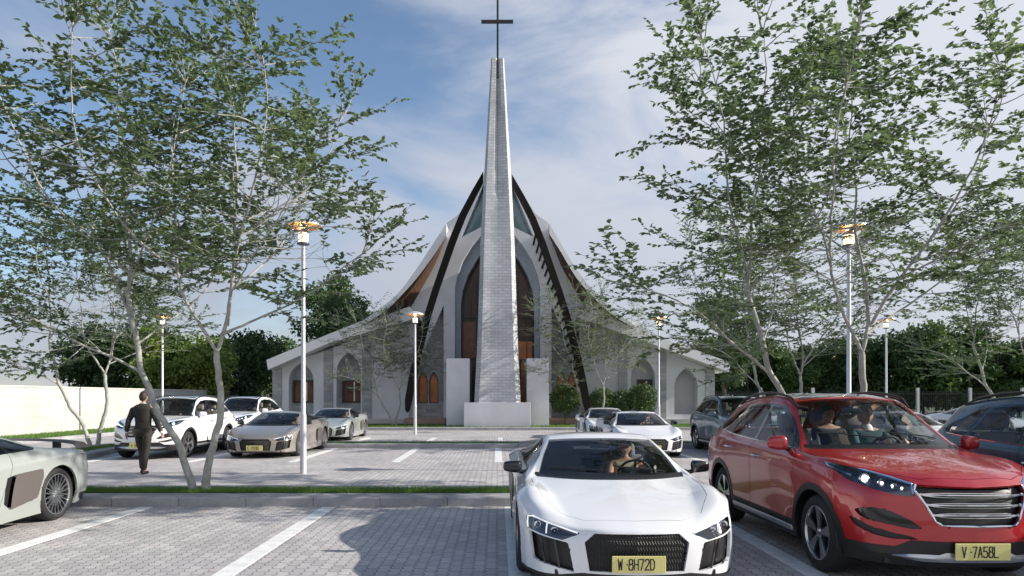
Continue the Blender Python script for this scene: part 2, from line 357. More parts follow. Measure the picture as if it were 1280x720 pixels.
# --- wings
for side, WX in (('L', dict(n1=(361,392,454,476), n2=(420.5,451,440.5,466), end=341, top=[(341,461),(516,399)], inner=520, pil=[(341,352),(405,416),(453,464)])),
                 ('R', dict(n1=(843,872,460.5,484), n2=(788.6,818.6,447.5,472), end=893, top=[(893,463),(728,400)], inner=724, pil=[(882,893),(823,832.5),(773,784)]))):
    t0, t1 = WX['top']
    ring = [q(WX['end'], GB), q(*t0), q(t1[0], t1[1]), q(WX['inner'], t1[1]), q(WX['inner'], GB)]
    h1 = garch(*WX['n1'], 518); h2 = garch(*WX['n2'], 518)
    b = MB(); b.wall(ring, [h1, h2], CD, CD+.62); ww = cpart(b, 'wing_wall', REND)
    def topy(x): return t0[1]+(t1[1]-t0[1])*(x-t0[0])/(t1[0]-t0[0])
    for p0, p1 in WX['pil']:
        b = MB(); b.prism([q(p0, GB), q(p0, topy(p0)+.5), q(p1, topy(p1)+.5), q(p1, GB)], CD-.08, CD-.002); cpart(b, 'stone_pilaster', STONE, ww)
    xa, xb = sorted((WX['end'], WX['inner']))
    b = MB(); b.box(q(xa,0)[0], q(xb,0)[0], CD+.352, CD+.6, 0.1, q(0,510)[1]+.0, 0); 
    b.v = []; b.f = []; b.m = []
    # back wall of niches with window openings
    wins = [(363,390.5,475,503.5),(425,450,475,503.5)] if side == 'L' else [(799,817.5,474,505)]
    # recess back
    for (nx0, nx1, na, ns) in (WX['n1'], WX['n2']):
        b.box(q(nx0-2,0)[0], q(nx1+2,0)[0], CD+.622, CD+.72, .1, q(0,na-3)[1])
    cpart(b, 'niche_back', STONE if side == 'L' else mat('grey render', (.42,.42,.44), .85, vary=.1, vscale=1), ww)
    for (x0, x1, y0, y1) in wins:
        X0, Z1 = q(x0, y0); X1, Z0 = q(x1, y1)
        b = MB(); fw = .10; b.wall([(X0,Z0),(X1,Z0),(X1,Z1),(X0,Z1)], [[(X0+fw,Z0+fw),(X1-fw,Z0+fw),(X1-fw,Z1-fw),(X0+fw,Z1-fw)]], CD+.52, CD+.618)
        wd_ = cpart(b, 'wing_window', BLK)
        b = MB(); b.box(X0+fw-.01, X1-fw+.01, CD+.58, CD+.60, Z0+fw-.01, Z1-fw+.01); cpart(b, 'pane', mat('amber pane', (.02,.012,.010), .25, spec=.3, vary=.45, vscale=1.3, vcol=(.20,.07,.03)), wd_)
        b = MB(); xm = X0+(X1-X0)*.62; b.box(xm-.035, xm+.035, CD+.53, CD+.579, Z0+fw, Z1-fw); cpart(b, 'mullion', FASC, wd_)
    # wing body behind
    e0 = q(*t0); e1 = q(*t1)
    b = MB(); b.prism([(e0[0],.1),(e1[0],.1),(e1[0],e1[1]-.02),(e0[0],e0[1]-.02)], CD+.8, CD+11); cpart(b, 'wing_block', REND, ww)
    # roof slab: front edge overhangs 1 m
    FD = 38.5
    if side == 'L': up = [(333,450),(412,417),(450,402),(490,391),(512,383)]; dn = [(523,396),(506,402),(412,428.5),(335,462)]
    else: up = [(913,453),(828,422.5),(792,402),(752,390),(732,383)]; dn = [(721,396),(738,402.5),(828,434.5),(911.5,465)]
    poly = [q(a, c_, FD) for a, c_ in up+dn]
    b = MB(); b.prism(poly, FD, CD+12); cpart(b, 'wing_roof', FASC, smooth=None)
    # swept canopy
    if side == 'L':
        outer = [(558,279),(543,302),(520,337),(497,367),(473,387),(450,403)]; lower = [(558,295),(545,315),(524,344),(503,368),(483,387.5),(458,404)]; inner = [(558,296),(542,337),(526,366),(515,385),(493,395),(470,401)]
    else:
        outer = [(686.5,279),(702,306),(723,340),(747,369),(772,392),(795,407)]; lower = [(687,293),(701,315),(721,348),(744,374),(765,393),(787,407)]; inner = [(687,294),(702,337),(718,366),(729,385),(751,394),(775,403)]
    # finer curves
    def fine(P, s_=4):
        P = [Vector((a, c_)) for a, c_ in P]; out = []
        for i in range(len(P)-1):
            p0 = P[max(i-1,0)]; p1 = P[i]; p2 = P[i+1]; p3 = P[min(i+2,len(P)-1)]
            for k in range(s_):
                t = k/s_; out.append(.5*((2*p1)+(p2-p0)*t+(2*p0-5*p1+4*p2-p3)*t*t+(3*p1-p0-3*p2+p3)*t**3))
        out.append(P[-1]); return [(v.x, v.y) for v in out]
    DF = 37.9; O = [px(a, c_, DF) for a, c_ in fine(outer)]; L_ = [px(a, c_, DF) for a, c_ in fine(lower)]; I_ = [px(a, c_, CD+.05) for a, c_ in fine(inner)]
    Bk = [Vector((p.x, CD+12, p.z)) for p in O]; n = len(O)
    b = MB(); vs = O+L_; b.add(vs, [(i, i+1, n+i+1, n+i) for i in range(n-1)])
    b.add(O+Bk, [(i, i+1, n+i+1, n+i) for i in range(n-1)]); b.add([O[0],L_[0],I_[0],Bk[0],O[-1],L_[-1],I_[-1],Bk[-1]], [(0,1,2,3),(4,5,6,7)])
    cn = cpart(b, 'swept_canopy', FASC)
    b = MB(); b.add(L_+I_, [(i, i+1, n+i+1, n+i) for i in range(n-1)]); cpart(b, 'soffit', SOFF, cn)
# --- nave front
arch_out = [(569,528),(569,362),(572,346),(579,327),(590,309),(604,292),(622,272)]; arch_in = [(575.5,527.5),(575.5,379),(578,361),(584.5,342),(596.5,321),(622,290)]
sym = lambda P: P+[(1244-a, c_) for a, c_ in reversed(P[:-1])]
half = [(506,GB),(508,505),(512,471),(518,443),(529,404),(512,389),(523,370),(540,340),(558,297),(558,281),(576,268),(606,217)]
fullr = [q(a, c_) for a, c_ in half+[(1244-a, c_) for a, c_ in reversed(half)]]
tri_l = [(555,382),(555,525),(511,525),(515,490),(523.5,454)]; gl_l = [(604.5,232),(577,298),(604.5,284)]
holes = [[q(*p) for p in sym(arch_out)]]+[[q(*p) for p in T] for T in (tri_l, [(1244-a, c_) for a, c_ in reversed(tri_l)], gl_l, [(1244-a, c_) for a, c_ in reversed(gl_l)])]
b = MB(); b.wall(fullr, holes, CD-.28, CD+.45); nave = cpart(b, 'nave_front', REND)
b = MB(); hb = [(532,GB),(532,404),(512,389),(523,370),(540,340),(558,297),(558,281),(576,268),(606,217)]
b.prism([q(a, c_) for a, c_ in hb+[(1244-a, c_) for a, c_ in reversed(hb)]], CD+1.6, CD+13); cpart(b, 'nave_body', ROOFM, nave)
# pieces filling behind triangular bays and glass
for sgn in (0, 1):
    f = (lambda a: a) if not sgn else (lambda a: 1244-a)
    P = [(557,378),(557,527.5),(508,527.5),(512,488),(521,452)]
    b = MB(); 
    ga = [garch(*sorted((f(521.5), f(533.5))), 464, 478, 504, n=5), garch(*sorted((f(535.5), f(547))), 464, 478, 504, n=5)]
    b.wall([q(f(a), c_) for a, c_ in P], ga, CD+.46, CD+.7); bay = cpart(b, 'stone_bay', STONE)
    for g in ga:
        b = MB(); xs = [p[0] for p in g]; zs = [p[1] for p in g]; xc = sum(xs)/len(xs)
        b.wall([(xc+(p[0]-xc)*1.0, p[1]) for p in g], [[(xc+(p[0]-xc)*.84, zs[0]+.05+(p[1]-zs[0])*.93) for p in g]], CD+.55, CD+.66); wn = cpart(b, 'lancet_window', BLK)
        b = MB(); b.prism(g, CD+.67, CD+.69); cpart(b, 'pane', WOOD, wn)
    P = [(606,225),(574,301),(606,287)]; b = MB(); b.prism([q(f(a), c_) for a, c_ in P], CD+.452, CD+.5); cpart(b, 'glass_gable', TEAL)
    # steps under the bays
    for k in range(3):
        xs = sorted((f(508), f(558)))
        b = MB(); b.box(q(xs[0],0)[0], q(xs[1],0)[0], CD-1.3+.35*k, CD-.285, .12+.12*k, .236+.12*k); cpart(b, 'step', mat('step tile', (.36,.25,.21), .6, vary=.1))
# plinth in front of wings
for x0, x1 in ((339,507),(737,895)):
    b = MB(); b.box(q(x0,0)[0], q(x1,0)[0], CD-.5, CD-.003, .12, .40); cpart(b, 'wing_plinth', PLI)
# great window
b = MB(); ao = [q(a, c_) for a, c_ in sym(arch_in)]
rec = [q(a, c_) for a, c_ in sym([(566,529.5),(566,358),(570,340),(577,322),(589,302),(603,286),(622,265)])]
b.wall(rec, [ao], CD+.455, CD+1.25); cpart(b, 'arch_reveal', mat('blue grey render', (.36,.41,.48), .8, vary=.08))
xc, zc = q(622, 430); inn = [(xc+(p[0]-xc)*.95, p[1]-(.10 if p[1] > zc else -.05)) for p in ao]
b = MB(); b.wall(ao, [inn], CD+.95, CD+1.12); gw = cpart(b, 'arch_window', BLK)
b = MB(); b.prism([(xc+(p[0]-xc)*.97, p[1]-(.05 if p[1] > zc else 0)) for p in ao], CD+1.13, CD+1.16); cpart(b, 'pane', GLD, gw)
b = MB()
for x in (588, 596, 648, 656): b.box(q(x,0)[0]-.03, q(x,0)[0]+.03, CD+1.04, CD+1.125, .45, q(0, 345 if x in (596,648) else 372)[1])
for y in (395, 447): b.box(q(579,0)[0], q(665,0)[0], CD+1.05, CD+1.12, q(0,y)[1]-.03, q(0,y)[1]+.03)
cpart(b, 'mullion', BLK, gw)
for (x0, x1, y0, y1) in ((649,659,425,448),(660,667.5,425,448),(652,667,452,505),(577.5,590,452,505),(577.5,594,400,446)):
    b = MB(); X0, Z1 = q(x0, y0); X1, Z0 = q(x1, y1); b.box(X0, X1, CD+1.0, CD+1.045, Z0, Z1); cpart(b, 'timber_panel', WOOD if x0 > 620 else mat('brown timber', (.17,.07,.04), .4, vary=.3), gw)  # right panels have sunlight put into their colour, left ones stay plain brown
# flank walls and front block
for x0, x1 in ((558,587),(658.5,686)):
    b = MB(); X0 = q(x0,0,36.4)[0]; X1 = q(x1,0,36.4)[0]; b.box(X0, X1, 36.4, CD-.29, .12, q(0,448,36.4)[1]); cpart(b, 'flank_wall', REND, bevel=.012)
b = MB(); b.box(q(580,0,34.9)[0], q(663.3,0,34.9)[0], 34.9, 35.75, .12, q(0,503.3,34.9)[1]); cpart(b, 'front_block', REND, bevel=.012)
# --- curved ribs
rl_o = [(604,214),(590,238),(574,268),(562,298),(551,330),(540,362),(530,394),(523,420),(516.5,446),(510.5,474),(506,500),(506.5,513),(509,516)]
rl_i = [(604,228),(596,243),(583,269),(571,299),(560,330),(549,362),(539,394),(532.5,420),(526,446),(520,474),(515,500),(512,512),(509.5,516)]
RD = 36.7
for f in ((lambda a: a), (lambda a: 1244-a)):
    rev = f(0) != 0
    O = [q(f(a), c_ if not rev else c_+4, RD) for a, c_ in rl_o]; I_ = [q(f(a), c_ if not rev else c_+4, RD) for a, c_ in rl_i]
    b = MB(); n = len(O); vs = [(p[0], RD, p[1]) for p in O]+[(p[0], RD, p[1]) for p in I_]+[(p[0], RD+.20, p[1]) for p in O]+[(p[0], RD+.20, p[1]) for p in I_]; fs = []
    for i in range(n-1):
        fs += [(i, i+1, n+i+1, n+i), (2*n+i, 3*n+i, 3*n+i+1, 2*n+i+1), (i, 2*n+i, 2*n+i+1, i+1), (n+i, n+i+1, 3*n+i+1, 3*n+i)]
    fs += [(0,n,3*n,2*n),(n-1,3*n-1,4*n-1,2*n-1)]; b.add(vs, fs); rib = cpart(b, 'curved_beam', RIBM)
    if rev:
        for k in range(19):
            y = 292+k*10.5
            xx = np.interp(y, [c_+4 for a, c_ in rl_i], [f(a) for a, c_ in rl_i])+1.3
            p = px(xx, y, RD); b = MB(); b.box(p.x-.05, p.x+.05, RD+.1, CD-.15, p.z-.05, p.z+.05); cpart(b, 'strut', RIBM, rib)
# --- tower
TD = 35.7
tw = [(505,29.6,6.2),(460,27.2,6.0),(420,25.4,5.8),(360,23.3,5.4),(300,21.4,4.8),(250,18.9,4.2),(217,17,3.6),(180,14.6,3.0),(130,11.6,2.4),(88,9.0,1.8),(72,8.1,1.5)]
b = MB(); rings = []
for (y, hw, ch) in tw:
    s_ = TD/860; w_ = hw*s_; c_ = ch*s_; z = CAMZ+(497-y)*s_; dep = .55+w_*1.9; g = 0 if y > 235 else .22*min(1, (235-y)/80)*w_/.6
    e = w_-c_; d_ = .045*w_
    rings.append([(-w_, TD+.30*w_+.05, z), (-e, TD-d_*.6, z), (-e*.84, TD-d_*.25, z), (-e*.62, TD+d_*.45, z), (-e*.35, TD+d_*.85, z), (-.03, TD+d_+g*1.0, z), (0, TD+d_+g+.05*(y < 235), z), (.03, TD+d_+g*1.0, z), (e*.5, TD+d_*1.05, z), (e, TD+d_, z), (w_, TD+.30*w_+.05, z), (w_*.55, TD+dep, z), (-w_*.55, TD+dep, z)])
m_ = 13; vs = [p for r_ in rings for p in r_]; fs = []
for i in range(len(rings)-1):
    for k in range(m_): k2 = (k+1) % m_; fs.append((i*m_+k, i*m_+k2, (i+1)*m_+k2, (i+1)*m_+k))
fs += [tuple(range(m_)), tuple((len(rings)-1)*m_+k for k in range(m_))]
b.add(vs, fs); tower = cpart(b, 'tower', TSTONE, smooth=28)
zt = q(0, 72, TD)[1]; b = MB(); b.box(-.052, .052, TD+.12, TD+.22, zt-1.0, q(0,-34,TD)[1]); z = q(0,25,TD)[1]; b.box(q(601.5,0,TD)[0], q(641.5,0,TD)[0], TD+.11, TD+.23, z-.075, z+.075)
cpart(b, 'cross', mat('cross steel', (.035,.035,.04), .4, metal=.5), tower)
# ================================================================ trees
BARK = mat('pale bark', (.26,.265,.24), .9, vary=.45, vscale=9, bump=.9, bscale=28, vcol=(.46,.46,.42))
LEAF1 = mat('birch leaf', (.065,.11,.055), .42, transl=.5, vary=.5, vscale=1.6, vcol=(.20,.28,.10), spec=.5)
DKBARK = mat('dark bark', (.10,.085,.07), .95, vary=.3, bump=.5)
def rot_about(v, axis, a): return Matrix.Rotation(a, 3, axis) @ v
def leafmesh(name, P, D, N, L, W, m, fold=.25):
    # arrays of position, direction, normal, length, width -> 2-triangle-pair leaves (6 verts)
    P = np.array(P); D = np.array(D); N = np.array(N); L = np.array(L)[:, None]; W = np.array(W)[:, None]
    S = np.cross(D, N); S /= np.linalg.norm(S, axis=1)[:, None]+1e-9; N = np.cross(S, D); k = len(P)
    V = np.zeros((k, 6, 3)); V[:,0] = P; V[:,1] = P+D*L*.32+S*W*.5+N*W*fold; V[:,2] = P+D*L*.70+S*W*.38+N*W*fold*.6; V[:,3] = P+D*L
    V[:,4] = P+D*L*.70-S*W*.38+N*W*fold*.6; V[:,5] = P+D*L*.32-S*W*.5+N*W*fold
    base = (np.arange(k)*6)[:, None]
    F = np.concatenate([base+np.array([[0,1,2,3]]), base+np.array([[0,3,4,5]])], 0)
    me = bpy.data.meshes.new(name); me.from_pydata(V.reshape(-1,3).tolist(), [], F.tolist()); me.materials.append(m); return me
def resample(P, step):
    out = [P[0]]; 
    for a, b_ in zip(P[:-1], P[1:]):
        n = max(1, int((b_-a).length/step))
        for k in range(1, n+1): out.append(a.lerp(b_, k/n))
    return out
def smoothp(P, it=2):
    for _ in range(it):
        Q = [P[0]]
        for a, b_ in zip(P[:-1], P[1:]): Q += [a.lerp(b_, .25), a.lerp(b_, .75)]
        Q.append(P[-1]); P = Q
    return P
def open_tree(seed, paths, s=1/78.2, bx=250, by=606, leafs=.102, dens=1.12, gap=None, keep=1.0):
    rg = random.Random(seed); nb = MB(); LP, LD, LN, LL, LW = [], [], [], [], []
    def leaf_along(pts, per):
        for i in range(len(pts)-1):
            d = (pts[i+1]-pts[i]); ln = d.length
            if ln < 1e-5: continue
            d.normalize(); n = ln/per; n = int(n)+(rg.random() < n-int(n))
            for k in range(n):
                p = pts[i].lerp(pts[i+1], rg.random())
                side = d.cross(Vector((rg.gauss(0,.25), rg.gauss(0,.25), 1))); side = side.normalized()*(1 if rg.random() < .5 else -1)
                dd = (d*.75+side*rg.uniform(.5,1.1)+Vector((0,0,rg.uniform(-.45,.15)))).normalized()
                nn = Vector((rg.gauss(0,.32), rg.gauss(0,.32), 1)); l_ = leafs*rg.uniform(.62,1.2)
                LP.append(p); LD.append(dd); LN.append(nn); LL.append(l_); LW.append(l_*rg.uniform(.5,.68))
    def twig(p, d, ln, r0, lev):
        pts = [p]; n = max(3, int(ln/.13)); dd = d.normalized(); step = ln/n
        for i in range(n):
            dd = (dd+Vector((rg.gauss(0,.10), rg.gauss(0,.10), rg.gauss(.0,.07)))).normalized(); pts.append(pts[-1]+dd*step)
        nb.tube(pts, [r0*(1-.75*i/n) for i in range(n+1)], n=4 if lev > 1 else 5, cap=False)
        if lev == 2: leaf_along(pts, .042/dens)
        else:
            leaf_along(pts[n//2:], .10/dens)
            c = 0
            for i in range(1, n+1):
                if rg.random() < .85:
                    c += 1; a = (1 if c % 2 else -1)*rg.uniform(.45,1.0)
                    t = dd if i == n else (pts[i]-pts[i-1]).normalized()
                    ax = Vector((rg.gauss(0,.35), rg.gauss(0,.35), 1)).normalized() if rg.random() < .6 else Vector((rg.gauss(0,1), rg.gauss(0,1), rg.gauss(0,1))).normalized()
                    nd_ = rot_about(t, ax, a); nd_.z = nd_.z*.55+.04; twig(pts[i], nd_, rg.uniform(.28,.62)*(1.15-.4*i/n), .0045, 2)
    for (P, r0, r1, lo, hi) in paths:
        yy = 0; pts = []; drift = rg.uniform(-.28,.28) if lo is not None else 0
        for i, p in enumerate(P):
            if len(p) == 3: y_ = p[2]
            else: y_ = P[0][2] + drift*0 if False else None
            pts.append([(p[0]-bx)*s, y_, (by-p[1])*s])
        # depth: given values are interpolated
        ks = [i for i, p in enumerate(pts) if p[1] is not None]
        for i, p in enumerate(pts): p[1] = float(np.interp(i, ks, [pts[k][1] for k in ks]))
        V = smoothp([Vector(p) for p in pts]); V = resample(V, .12); n = len(V)
        V = [v+Vector((rg.gauss(0,.006), rg.gauss(0,.006), 0)) for v in V]
        nb.tube(V, [(r0+(r1-r0)*(i/(n-1)))*(1 if lo is None else .78) + (.035*math.exp(-i/1.6) if P[0][1] > 600 else 0) for i in range(n)], n=9)
        if lo is not None:
            acc = 0
            for i in range(int(n*lo), n):
                acc += .12
                if acc > .16:
                    acc = 0; f = (i-n*lo)/(n*(1-lo)+.01); t = (V[min(i+1,n-1)]-V[max(i-1,0)]).normalized()
                    for rep in range(1 if rg.random() < .35 else 2):
                        a = rg.uniform(0, 6.283); perp = t.orthogonal().normalized(); perp = rot_about(perp, t, a)
                        perp.z = perp.z*.30
                        d = t*rg.uniform(.2,.7)+perp*rg.uniform(.9,1.3); d.z = d.z*.55+.06; twig(V[i], d, rg.uniform(.8,1.75)*hi*(1.1-.30*f), .009, 1)
            for _ in range(3):
                twig(V[-1], t+Vector((rg.gauss(0,.35), rg.gauss(0,.35), rg.gauss(.1,.2))), rg.uniform(.8,1.2)*hi, .010, 1)
    if gap or keep < 1:
        r3 = random.Random(seed+1); ok = []
        for i, p in enumerate(LP):
            k = (CAMZ-.13)  # gap given as (x0,x1,z0,z1) in tree space
            g_ = gap and gap[0] < p.x < gap[1] and gap[2] < p.z < gap[3]
            if not g_ and r3.random() < keep: ok.append(i)
        LP, LD, LN, LL, LW = [[A[i] for i in ok] for A in (LP, LD, LN, LL, LW)]
    return nb.mesh('trunk', BARK, smooth=60, fix=False), leafmesh('crown', LP, LD, LN, LL, LW, LEAF1)
PATHS = [
 ([(243,608,0),(233,577,0),(222,545,.05),(207,526,.05),(194,507,.05),(184,478,.1),(169,457,.15),(165,420,.2),(154,385,.2),(147,352,.3)], .060, .038, None, 1),
 ([(257,608,0),(260,574,0),(267,553,-.05),(276,526,-.1),(281,497,-.1),(277,462,-.15),(276,433,-.15)], .063, .046, None, 1),
 ([(169,457,.15),(145,440,.0),(112,424,-.3),(78,398,-.6),(40,378,-.8),(-5,366,-1.0)], .032, .010, .25, 1.0),
 ([(154,385,.2),(130,345,.4),(105,312,.7),(80,275,.9),(55,232,1.1),(35,190,1.2)], .030, .008, .2, 1.0),
 ([(147,352,.3),(153,310,.3),(149,262,.2),(156,210,0),(150,150,-.1),(158,95,-.2),(150,45,-.3)], .036, .007, .12, 1.05),
 ([(165,420,.2),(190,385,.7),(212,350,1.2),(222,305,1.6),(226,260,1.9),(228,215,2.1)], .022, .007, .3, .95),
 ([(150,330,.3),(118,292,-.3),(92,250,-.8),(84,200,-1.1),(70,150,-1.3),(52,105,-1.4)], .026, .007, .15, 1.0),
 ([(276,433,-.15),(258,400,-.2),(240,370,-.3),(232,335,-.3),(229,295,-.2),(218,245,0),(207,190,.2),(205,140,.3),(212,92,.4)], .038, .007, .33, 1.05),
 ([(276,433,-.15),(287,400,-.1),(288,360,0),(291,315,.2),(284,270,.3),(290,215,.3),(281,160,.4),(284,110,.3),(272,60,.2)], .042, .007, .28, 1.05),
 ([(288,400,-.1),(304,350,-.5),(326,305,-.9),(345,262,-1.1),(362,215,-1.3),(372,165,-1.4),(370,130,-1.5)], .034, .007, .22, 1.0),
 ([(281,412,-.15),(315,392,.1),(352,372,.3),(392,346,.4),(420,322,.4),(448,302,.4)], .028, .007, .3, .85),
 ([(290,350,.1),(318,300,.9),(330,255,1.4),(345,205,1.7),(352,150,1.9),(342,105,2.0)], .026, .007, .2, 1.0),
 ([(232,335,-.3),(205,305,-1.0),(190,262,-1.5),(178,215,-1.8),(186,165,-2.0),(192,115,-2.1)], .024, .007, .2, 1.0),
]
PATHS += [
 ([(326,305,-.9),(362,272,-.6),(398,235,-.4),(420,190,-.3),(428,150,-.2)], .020, .006, .1, .9),
 ([(80,275,.9),(45,240,.5),(12,205,.2),(-12,160,0),(-20,110,-.2)], .020, .006, .1, 1.0),
 ([(156,210,0),(135,160,.5),(112,110,.8),(104,60,1.0)], .018, .006, .1, 1.0),
 ([(291,315,.2),(262,262,1.0),(248,205,1.5),(240,150,1.7),(250,100,1.8)], .020, .006, .1, 1.0),
 ([(288,360,0),(335,330,-.8),(380,300,-1.4),(410,262,-1.7)], .018, .006, .1, .9),
 ([(147,352,.3),(190,310,-.3),(214,270,-.5),(232,215,-.5),(236,165,-.4),(246,110,-.4)], .022, .006, .15, 1.0)]
tm, cm_ = open_tree(5, PATHS, gap=((338-250)/78.2, (418-250)/78.2, (606-332)/78.2, (606-250)/78.2))
tm2, cm2 = open_tree(11, [([(-p[0]+500,)+tuple(p[1:]) for p in P] if False else P, a, b_, lo, hi) for (P, a, b_, lo, hi) in PATHS if P[-1] != (-20,110,-.2) and P[-1] != (35,190,1.2)], dens=1.15, gap=((218-250)/78.2, (312-250)/78.2, (606-345)/78.2, (606-250)/78.2))
tm3, cm3 = open_tree(23, PATHS, dens=1.3, keep=.42)
def place_open(x, y, sc, rz, label, var=0, z=.13, name='deciduous_tree'):
    r_ = empty(name, (x, y, z), rz, label, 'tree', 'twin-stemmed pale-barked trees'); r_.scale = (sc, sc, sc)
    for nm, me in (('trunk', (tm, tm2, tm3)[var]), ('crown', (cm_, cm2, cm3)[var])):
        o = bpy.data.objects.new(nm, me); C.objects.link(o); o.parent = r_
    return r_
place_open(-4.76, 11.0, 1.0, 0, 'large twin-stemmed tree on the nearest median, behind the walking man on the left', 0)
place_open(5.41, 11.0, 1.0, 0, 'large twin-stemmed tree on the nearest median, behind the red car', 1)
place_open(-12.25, 20.9, 1.0, .25, 'slim twin-stemmed tree at the left end of the middle median, before the white wall', 1)
place_open(9.6, 22.7, 1.0, .15, 'twin-stemmed tree on the middle median behind the right lamp post', 0)
place_open(17.3, 22.7, 1.0, -.2, 'twin-stemmed tree at the right edge, on the middle median beyond the blue car', 1)
place_open(5.35, 37.1, .98, .1, 'twin-stemmed tree on the church lawn before the right dark beam', 2)
place_open(-5.6, 37.2, .85, .3, 'twin-stemmed tree on the church lawn before the left wing wall', 2)
# ---- dense trees behind
def dense_tree(seed, h, rad, leafm, n=5200, ls=.30, base=.16, tall=False):
    rg = np.random.default_rng(seed); b = MB(); r2 = random.Random(seed)
    pts = [Vector((0,0,-.1)), Vector((r2.gauss(0,.1), r2.gauss(0,.1), h*.3)), Vector((r2.gauss(0,.2), r2.gauss(0,.2), h*.6)), Vector((r2.gauss(0,.2), r2.gauss(0,.2), h*.9))]
    b.tube(smoothp(pts), [.02*h*(1-i/26) for i in range(len(smoothp(pts)))], n=8)
    cl = []
    for k in range(34 if not tall else 46):
        f = r2.random(); z = h*(base+(1-base-.06)*f); env = math.sin(math.pi*min(1, .18+.82*(1-f)**.8))**.6 if not tall else (1-f)**.6*math.sin(min(1, .15+f*2.2)*math.pi/2)
        a = r2.uniform(0, 6.283); rr = rad*env*math.sqrt(r2.uniform(.15,1)); c = Vector((rr*math.cos(a), rr*math.sin(a), z)); cl.append((c, rad*r2.uniform(.26,.44)*(1 if not tall else .7)))
        b.tube([Vector((0,0,z*.75)), c.lerp(Vector((0,0,z*.9)), .5), c], [.006*h, .004*h, .002*h], n=4, cap=False)
    LP, LD, LN, LL, LW = [], [], [], [], []
    per = n//len(cl)
    for c, cr_ in cl:
        v = rg.normal(size=(per, 3)); v /= np.linalg.norm(v, axis=1)[:, None]; rr = cr_*rg.uniform(.25, 1.12, per)**.6
        p = np.array(c)+v*rr[:, None]*np.array([1,1,.72]); d = v*.5+rg.normal(size=(per,3))*.6+np.array([0,0,-.15]); d /= np.linalg.norm(d, axis=1)[:, None]
        nn = v*.8+rg.normal(size=(per,3))*.5+np.array([0,0,.5]); LP += p.tolist(); LD += d.tolist(); LN += nn.tolist(); l_ = ls*rg.uniform(.6,1.25,per); LL += l_.tolist(); LW += (l_*.62).tolist()
    return b.mesh('trunk', DKBARK, smooth=60, fix=False), leafmesh('crown', LP, LD, LN, LL, LW, leafm)
LDK = mat('dark evergreen leaf', (.025,.055,.020), .5, transl=.25, vary=.5, vscale=.8, vcol=(.07,.13,.035))
LMD = mat('mid green leaf', (.04,.085,.025), .5, transl=.3, vary=.5, vscale=.8, vcol=(.12,.20,.05))
LYL = mat('light yellow green leaf', (.13,.20,.04), .5, transl=.4, vary=.4, vscale=.8, vcol=(.30,.38,.09))
LFN = mat('fine grey green leaf', (.05,.085,.035), .5, transl=.3, vary=.4, vscale=1, vcol=(.10,.15,.06))
DT = [dense_tree(1,6.6,2.5,LDK), dense_tree(2,6.6,2.6,LMD), dense_tree(3,6.3,2.5,LYL), dense_tree(4,6.8,2.7,LDK), dense_tree(7,6.2,2.4,LMD), dense_tree(8,9.7,2.7,LFN,n=9000,ls=.25,base=.28), dense_tree(9,10.9,3.0,LMD,n=10000,ls=.27,base=.42)]
def dtree(v, x, y, sc, rz, label, name='broadleaf_tree', group='trees behind the car park'):
    r_ = empty(name, (x, y, 0), rz, label, 'tree', group); r_.scale = (sc, sc, sc)
    for nm, me in zip(('trunk','crown'), DT[v]): o = bpy.data.objects.new(nm, me); C.objects.link(o); o.parent = r_
    return r_
LL_ = {0:'dark evergreen tree', 1:'mid green bushy tree', 2:'light yellow-green tree', 3:'broad dark evergreen tree', 4:'small mid green tree'}
spec = [(0,115,50,.95),(3,140,48,.95),(4,163,50,.85),(1,190,47,1.0),(2,222,46,1.0),(2,248,47,.88),(3,300,52,.95),(0,325,56,1.0),(4,352,60,1.05)]
ds = ['behind the white wall beside the slim twin-stemmed tree','behind the white wall left of the man','behind the white wall above the walking man','behind the white wall above the first white car','behind the white wall, left of two yellowish crowns','behind the white wall, right of two yellowish crowns','behind the white wall beside the church wing','just left of the church wing eave','behind the eave of the left church wing']
for (v, x, D, sc), d_ in zip(spec, ds):
    p = px(x, 497, D); dtree(v, p.x, D, sc, x*.37, LL_[v]+' '+d_)
spec = [(0,905,64,1.0),(3,935,60,1.0),(1,965,62,1.0),(1,1000,58,.86),(3,1035,60,.95),(0,1065,57,.98),(4,1095,59,1.05),(3,1125,56,1.0),(0,1155,58,1.08),(1,1185,55,1.2),(3,1215,57,1.0),(4,1245,55,.95),(1,1275,57,1.0),(0,1305,55,1.0),(3,1340,55,1.0)]
nth = ['first','second','third','fourth','fifth','sixth','seventh','eighth','ninth','tenth','eleventh','twelfth','thirteenth','fourteenth','fifteenth']
for k, (v, x, D, sc) in enumerate(spec):
    p = px(x, 497, D); dtree(v, p.x, D, sc, x*.41, LL_[v]+', '+nth[k]+' from the church in the row behind the fence')
rgx = random.Random(4)
for k, x in enumerate((880,950,985,1050,1110,1170,1230,1290)):
    p = px(x, 497, 72); dtree((0,3,1)[k%3], p.x, 72, 1.05, x*.2, LL_[(0,3,1)[k%3]]+', '+nth[k]+' from the church in the rear row beyond the fence')
for v, x, D, sc, lb in ((6,422,52,1.0,'tall fine-leaved tree rising behind the left church wing'),(5,908,53,1.0,'tall fine-leaved grey-green tree beside the right church wing')):
    p = px(x, 497, D); dtree(v, p.x, D, sc, 1.1, lb, group='tall fine-leaved trees')
